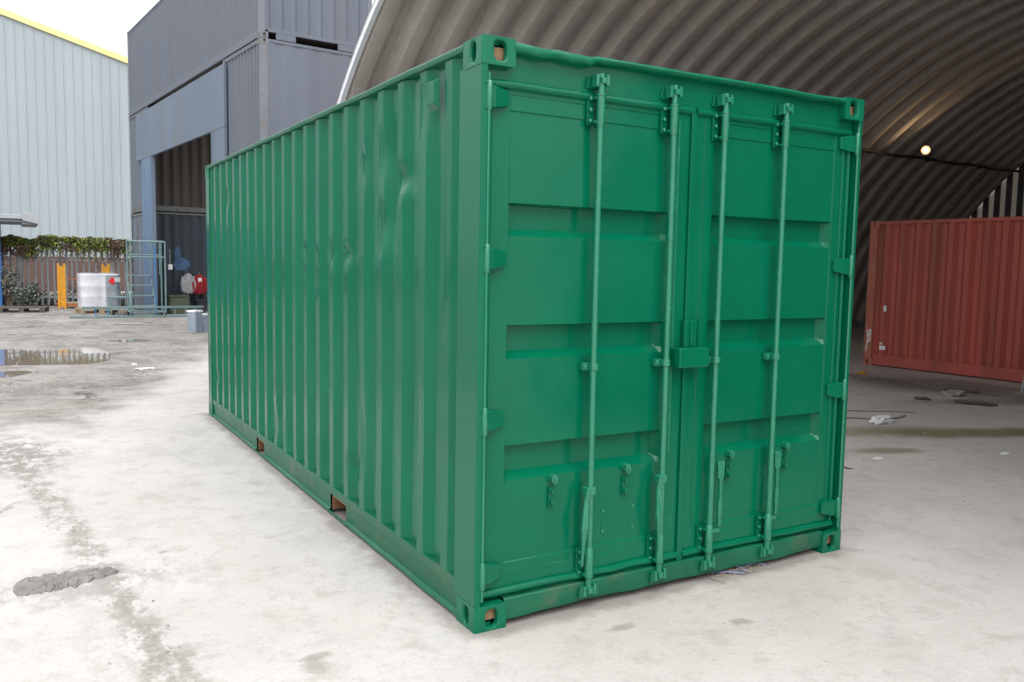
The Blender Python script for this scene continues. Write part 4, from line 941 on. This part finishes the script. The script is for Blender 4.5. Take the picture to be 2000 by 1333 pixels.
# ------------------------------------------------------------------ things in and before the portal
def inside(x, y): p = sw(x, y); return (p[0], p[1], 0)
def jacket(label, x, m, top, wdt, ht, par_m2):
    t = thing('hanging_jacket', label, 'jacket', sw(x*1.03, 9.66), SR)
    rows = []
    for j in range(12):
        v = j/11; z = top-ht*v; wd = wdt*(0.5+0.5*min(1, v*3.2))*(1-0.28*max(0, v-0.45)) ; rows.append([])
        for i in range(15):
            u = i/14*2-1; rows[-1].append((u*wd/2, -0.03-0.07*(1-u*u)-0.025*math.sin(u*9+v*3)*v, z+0.02*math.sin(u*7)*v-0.04*abs(u)*(1-v)))
    o = MB().grid(rows).build('cloth', m, t, smooth=True, recalc=False); so = o.modifiers.new('thick', 'SOLIDIFY'); so.thickness = 0.01
    rows = []
    for s in (-1, 1): MB().tube([(s*wdt*0.40, -0.05, top-0.10), (s*wdt*0.52, -0.06, top-0.32), (s*wdt*0.45, -0.06, top-0.55)], [0.05, 0.055, 0.045], 10).build('sleeve', m, t, smooth=True)
    MB().tube([(0, 0.05, top+0.03), (0, -0.04, top+0.04), (0, -0.05, top-0.02)], 0.008, 6).build('hook', 'galv', t)
    MB().box(-wdt*0.14, wdt*0.14, -0.115, -0.09, top-0.24, top-0.12).build('chest_patch', par_m2, t)
    return t
jacket('grey work jacket hanging on the dark container wall, left of the red one', 1.02, 'cloth_grey', 1.20, 0.34, 0.62, 'cloth_grey')
jacket('red work jacket hanging on the dark container wall', 1.34, 'cloth_red', 1.18, 0.36, 0.62, 'label_white')
bx = thing('storage_box', 'dark olive storage box against the wall inside the portal', 'box', sw(0.68, 9.28), SR)
MB().box(-0.30, 0.25, -0.25, 0.25, 0.0, 0.50).build('box_body', 'olive', bx, 0.015); MB().box(-0.32, 0.27, -0.27, 0.27, 0.505, 0.55).build('box_lid', 'olive', bx, 0.015)
bx = thing('storage_box', 'black plastic crate under the hanging jackets', 'box', sw(1.62, 9.25), SR)
MB().box(-0.45, 0.5, -0.22, 0.22, 0.0, 0.38).build('box_body', 'black_plastic', bx, 0.015); MB().box(-0.47, 0.52, -0.24, 0.24, 0.34, 0.40).build('box_rim', 'black_plastic', bx, 0.01)
jb = thing('junction_box', 'small pale junction box on the wall above the olive box', 'junction box', sw(0.55, 9.70, 1.30), SR)
MB().box(-0.06, 0.06, -0.07, 0.0, 0.0, 0.16).build('box_body', 'label_white', jb, 0.008); MB().tube([(0, -0.03, 0.16), (0, -0.03, 0.6)], 0.012, 8).build('conduit', 'galv', jb)
def tin(label, x, y, w, h, rz, m):
    t = thing('metal_canister', label, 'canister', (x, y, 0), rz)
    MB().prism([(-w/2,-w/2+0.02),(-w/2+0.02,-w/2),(w/2-0.02,-w/2),(w/2,-w/2+0.02),(w/2,w/2-0.02),(w/2-0.02,w/2),(-w/2+0.02,w/2),(-w/2,w/2-0.02)], 'z', 0.0, h).build('canister_body', m, t, 0.006)
    MB().box(-w/2-0.006, w/2+0.006, -w/2-0.006, w/2+0.006, h-0.03, h+0.008).build('canister_rim', 'label_white', t, 0.005)
    MB().tube([(w*0.2, w*0.2, h+0.008), (w*0.2, w*0.2, h+0.05)], 0.03, 12).build('cap', 'tin_dark', t)
tin('tall square grey metal canister standing clear in the yard', 1.66, 16.55, 0.235, 0.49, R(38), 'tin')
tin('small metal canister half hidden by the far corner of the green container', 1.93, 16.75, 0.20, 0.40, R(20), 'tin')

# ------------------------------------------------------------------ small things on the ground
def crumple(name, label, cat, loc, sx, sy, sz, m, seed):
    bm = bmesh.new(); bmesh.ops.create_icosphere(bm, subdivisions=3, radius=1.0)
    for v in bm.verts:
        d = 1+0.55*noise.noise(v.co*1.9+Vector((seed, 0, 0)))+0.3*noise.noise(v.co*4.5+Vector((0, seed, 0)))
        v.co = Vector((v.co.x*sx*d, v.co.y*sy*d, max(0.0, (v.co.z*d+0.55))*sz))
    me = bpy.data.meshes.new(name); bm.to_mesh(me); bm.free(); me.materials.append(MATS[m])
    o = bpy.data.objects.new(name, me); COL.objects.link(o); o.location = loc; return tag(o, label, cat)
crumple('crumpled_paper', 'crumpled white paper lying on the hall floor beside loose cable', 'paper', (6.32, 2.55, 0.0), 0.15, 0.06, 0.055, 'paper', 2.0)
crumple('paper_scrap', 'small white scrap, further of the two near the big puddle', 'paper', (-0.21, 10.82, 0.0), 0.035, 0.05, 0.012, 'paper', 4.0)
crumple('paper_scrap', 'white paper strip lying on the yard, nearer of the two near the big puddle', 'paper', (-0.13, 10.25, 0.0), 0.14, 0.06, 0.01, 'paper', 6.0)
def stick(label, a, b_, r, m, name='stick', cat='stick'):
    a, b_ = Vector(a), Vector(b_); pth = [a.lerp(b_, i/6)+Vector((0, 0, 0.004*math.sin(i*2.1))) for i in range(7)]
    return tag(MB().tube(pth, [r*0.6, r, r*0.95, r*1.05, r, r*0.9, r*0.5], 7).build(name, m), label, cat)
stick('long dark stick on the hall floor in front of the red container', (8.40, 3.04, 0.03), (8.62, 2.62, 0.03), 0.024, 'dark_wood')
stick('short dark stick on the hall floor, left of the long one', (8.20, 3.46, 0.02), (8.32, 3.30, 0.02), 0.022, 'dark_wood')
stick('dark stick furthest back, near the red container', (9.30, 3.75, 0.02), (9.55, 3.40, 0.02), 0.024, 'dark_wood')
stick('thin twig on the concrete right of the green container', (4.10, 1.52, 0.01), (4.20, 1.28, 0.01), 0.007, 'dark_wood')
stick('thin grey strip lying flat on the yard before the ladder', (0.2, 19.5, 0.02), (1.15, 18.9, 0.02), 0.02, 'galv', 'metal_strip', 'strip')
crumple('debris_lump', 'pale lump of rubble behind the sticks on the hall floor', 'rubble', (9.05, 3.45, 0.0), 0.16, 0.10, 0.05, 'stone', 9.0)
crumple('plastic_scrap', 'small orange yellow scrap by the corner of the red container', 'scrap', (9.87, 5.50, 0.0), 0.09, 0.06, 0.02, 'yellow_paint', 3.0)
crumple('paper_scrap', 'pale flake on the mossy hall floor nearest the right edge', 'paper', (6.0, 1.05, 0.0), 0.06, 0.03, 0.01, 'paper', 12.0)
crumple('paper_scrap', 'pale pinkish flake on the concrete before the small moss patch', 'paper', (4.75, 1.45, 0.0), 0.06, 0.03, 0.008, 'paper', 14.0)
def wire(label, pts, r=0.007):
    out = []
    for i in range(len(pts)-1):
        p0, p1, p2, p3 = [Vector((*pts[min(max(i+k-1, 0), len(pts)-1)], r)) for k in range(4)]
        for t in (0, 0.2, 0.4, 0.6, 0.8): out.append(0.5*((2*p1)+(-p0+p2)*t+(2*p0-5*p1+4*p2-p3)*t*t+(-p0+3*p1-3*p2+p3)*t**3))
    out.append(Vector((*pts[-1], r)))
    return tag(MB().tube(out, r, 6).build('cable', 'wire_dark', smooth=True), label, 'cable')
wire('dark loose cable on the hall floor running behind the crumpled paper', [(5.1, 4.0), (5.8, 3.2), (6.23, 2.89), (6.44, 2.72), (6.75, 2.66), (6.95, 2.72)])
wire('thin dark cable on the hall floor, further of the two beside the paper', [(5.9, 4.0), (6.5, 3.35), (6.85, 3.1), (7.1, 2.95), (7.25, 2.8)], 0.005)
PRP = thing('steel_prop', 'grey steel prop foot at the right edge before the red container', 'prop', (10.18, 3.17, 0), R(-20))
MB().bar((0, 0, 0.012), (0.06, -0.10, 0.9), 0.05, 0.05).build('prop_tube', 'galv', PRP, 0.004); MB().box(-0.08, 0.08, -0.08, 0.08, 0.0, 0.012).build('foot_plate', 'galv', PRP)

# the lump of mud on the slab
rows = []
for j in range(25):
    row = []
    for i in range(61):
        u, v = i/60*2-1, j/24*2-1
        wdt = 0.120*(1-abs(u)**4)**0.5*(1+0.45*N3(u*2.7, 4, 3*(v > 0))+0.35*N3(u*8, 14, 5*(v > 0))+0.2*N3(u*22, 3, 7*(v > 0)))*(1-0.40*u)
        x = u*0.235+0.012*N3(v*6, u*3, 5); y = v*wdt+0.02*N3(u*3, 9)+0.045*u
        e = max(0.0, 1-v*v*v*v)*max(0.0, 1-abs(u)**8)
        row.append((x, y, -0.004+e**0.6*(0.020+0.012*N3(u*6, v*3, 2)+0.008*N3(u*17, v*8, 3)+0.004*N3(u*40, v*18, 7))))
    rows.append(row)
o = MB().grid(rows).build('mud_lump', 'mud', recalc=False, smooth=True); o.location = (-1.53, 1.53, 0.0); o.rotation_euler = (0, 0, R(-8))
tag(o, 'flattened grey lump of mud on the pale concrete slab', 'mud')

# plastic strap and straw at the foot of the doors
SP = thing('strap_debris', 'tangle of bluish plastic strapping and straw under the doors of the green container', 'litter', (1.50, 0.0, 0.004), 0)
def ribbon(pts, w, m):
    rows = [[(x, y, z), (x+w*0.3, y+w, z+0.003)] for x, y, z in pts]
    o = MB().grid(rows).build('strap', m, SP, recalc=False); so = o.modifiers.new('thick', 'SOLIDIFY'); so.thickness = 0.002
ribbon([(-0.05, 0.03, 0.005), (0.02, 0.06, 0.03), (0.10, 0.05, 0.035), (0.14, 0.0, 0.012), (0.15, -0.05, 0.004)], 0.022, 'strap_blue')
ribbon([(-0.06, 0.05, 0.004), (0.04, 0.01, 0.010), (0.12, -0.04, 0.004)], 0.010, 'strap_blue')
ribbon([(0.16, 0.04, 0.004), (0.22, 0.02, 0.018), (0.28, 0.03, 0.012), (0.32, 0.00, 0.004)], 0.012, 'strap_blue')
ribbon([(-0.09, 0.0, 0.003), (-0.075, -0.06, 0.003), (-0.07, -0.09, 0.003)], 0.008, 'straw')
mb = MB(); rnd = random.Random(8)
for k in range(60):
    x, y = rnd.gauss(0.14, 0.09), rnd.gauss(0.0, 0.035); a = rnd.uniform(0, 3.14); l = rnd.uniform(0.02, 0.07)
    mb.tube([(x, y, 0.004+rnd.random()*0.01), (x+l*math.cos(a)/2, y+l*math.sin(a)/2, 0.008+rnd.random()*0.016), (x+l*math.cos(a), y+l*math.sin(a), 0.004)], 0.0014, 4)
o = mb.build('straw', 'straw', SP); o['kind'] = 'stuff'

# grit and crumbs lying over the yard
rnd = random.Random(12); mb = MB()
def crumb(x, y, s):
    p = [Vector((rnd.uniform(-1, 1), rnd.uniform(-1, 1), rnd.uniform(0, 0.7)))*s for _ in range(4)]
    c = [(x+s, y, 0.0), (x-s*0.6, y+s*0.8, 0.0), (x-s*0.5, y-s*0.9, 0.0), (x+p[0].x*0.5, y+p[0].y*0.5, 0.35*s+p[0].z), (x+p[1].x*0.7, y+p[1].y*0.7, 0.25*s+p[1].z*0.7)]
    mb.add(c, [(0,1,3),(1,2,3),(0,3,4),(0,4,2),(2,4,3)])
for k in range(1500):
    y = 4.5+22*rnd.random()**1.4; x = -2.2+rnd.random()*(2.1+0.07*y)+0.05*(y-5)
    if N3(x*0.8, y*0.35, 4) < -0.05: continue
    if x > -0.12 and y < 6.5: continue
    if y-max(x+1.2, 0)*2.6 < 6.8: continue
    if -3.7 < x < -0.4 and 9.9 < y < 14.1: continue
    crumb(x, y, rnd.uniform(0.005, 0.016)*(1+y*0.04))
for k in range(260):
    x, y = rnd.uniform(2.8, 11), rnd.uniform(-1.0, 5.5)
    crumb(x, y, rnd.uniform(0.004, 0.018))
for k in range(110):
    t = rnd.random(); x = -1.80+0.6*t+rnd.gauss(0, 0.07); y = 5.2-5.3*t
    crumb(x, y, rnd.uniform(0.003, 0.011))
for k in range(160): crumb(rnd.uniform(-2.0, 2.6), rnd.uniform(-1.2, -0.05), rnd.uniform(0.002, 0.005))
o = mb.build('grit', 'stone'); o['kind'] = 'stuff'; tag(o, 'loose grit and mud crumbs scattered over the concrete yard', 'grit')
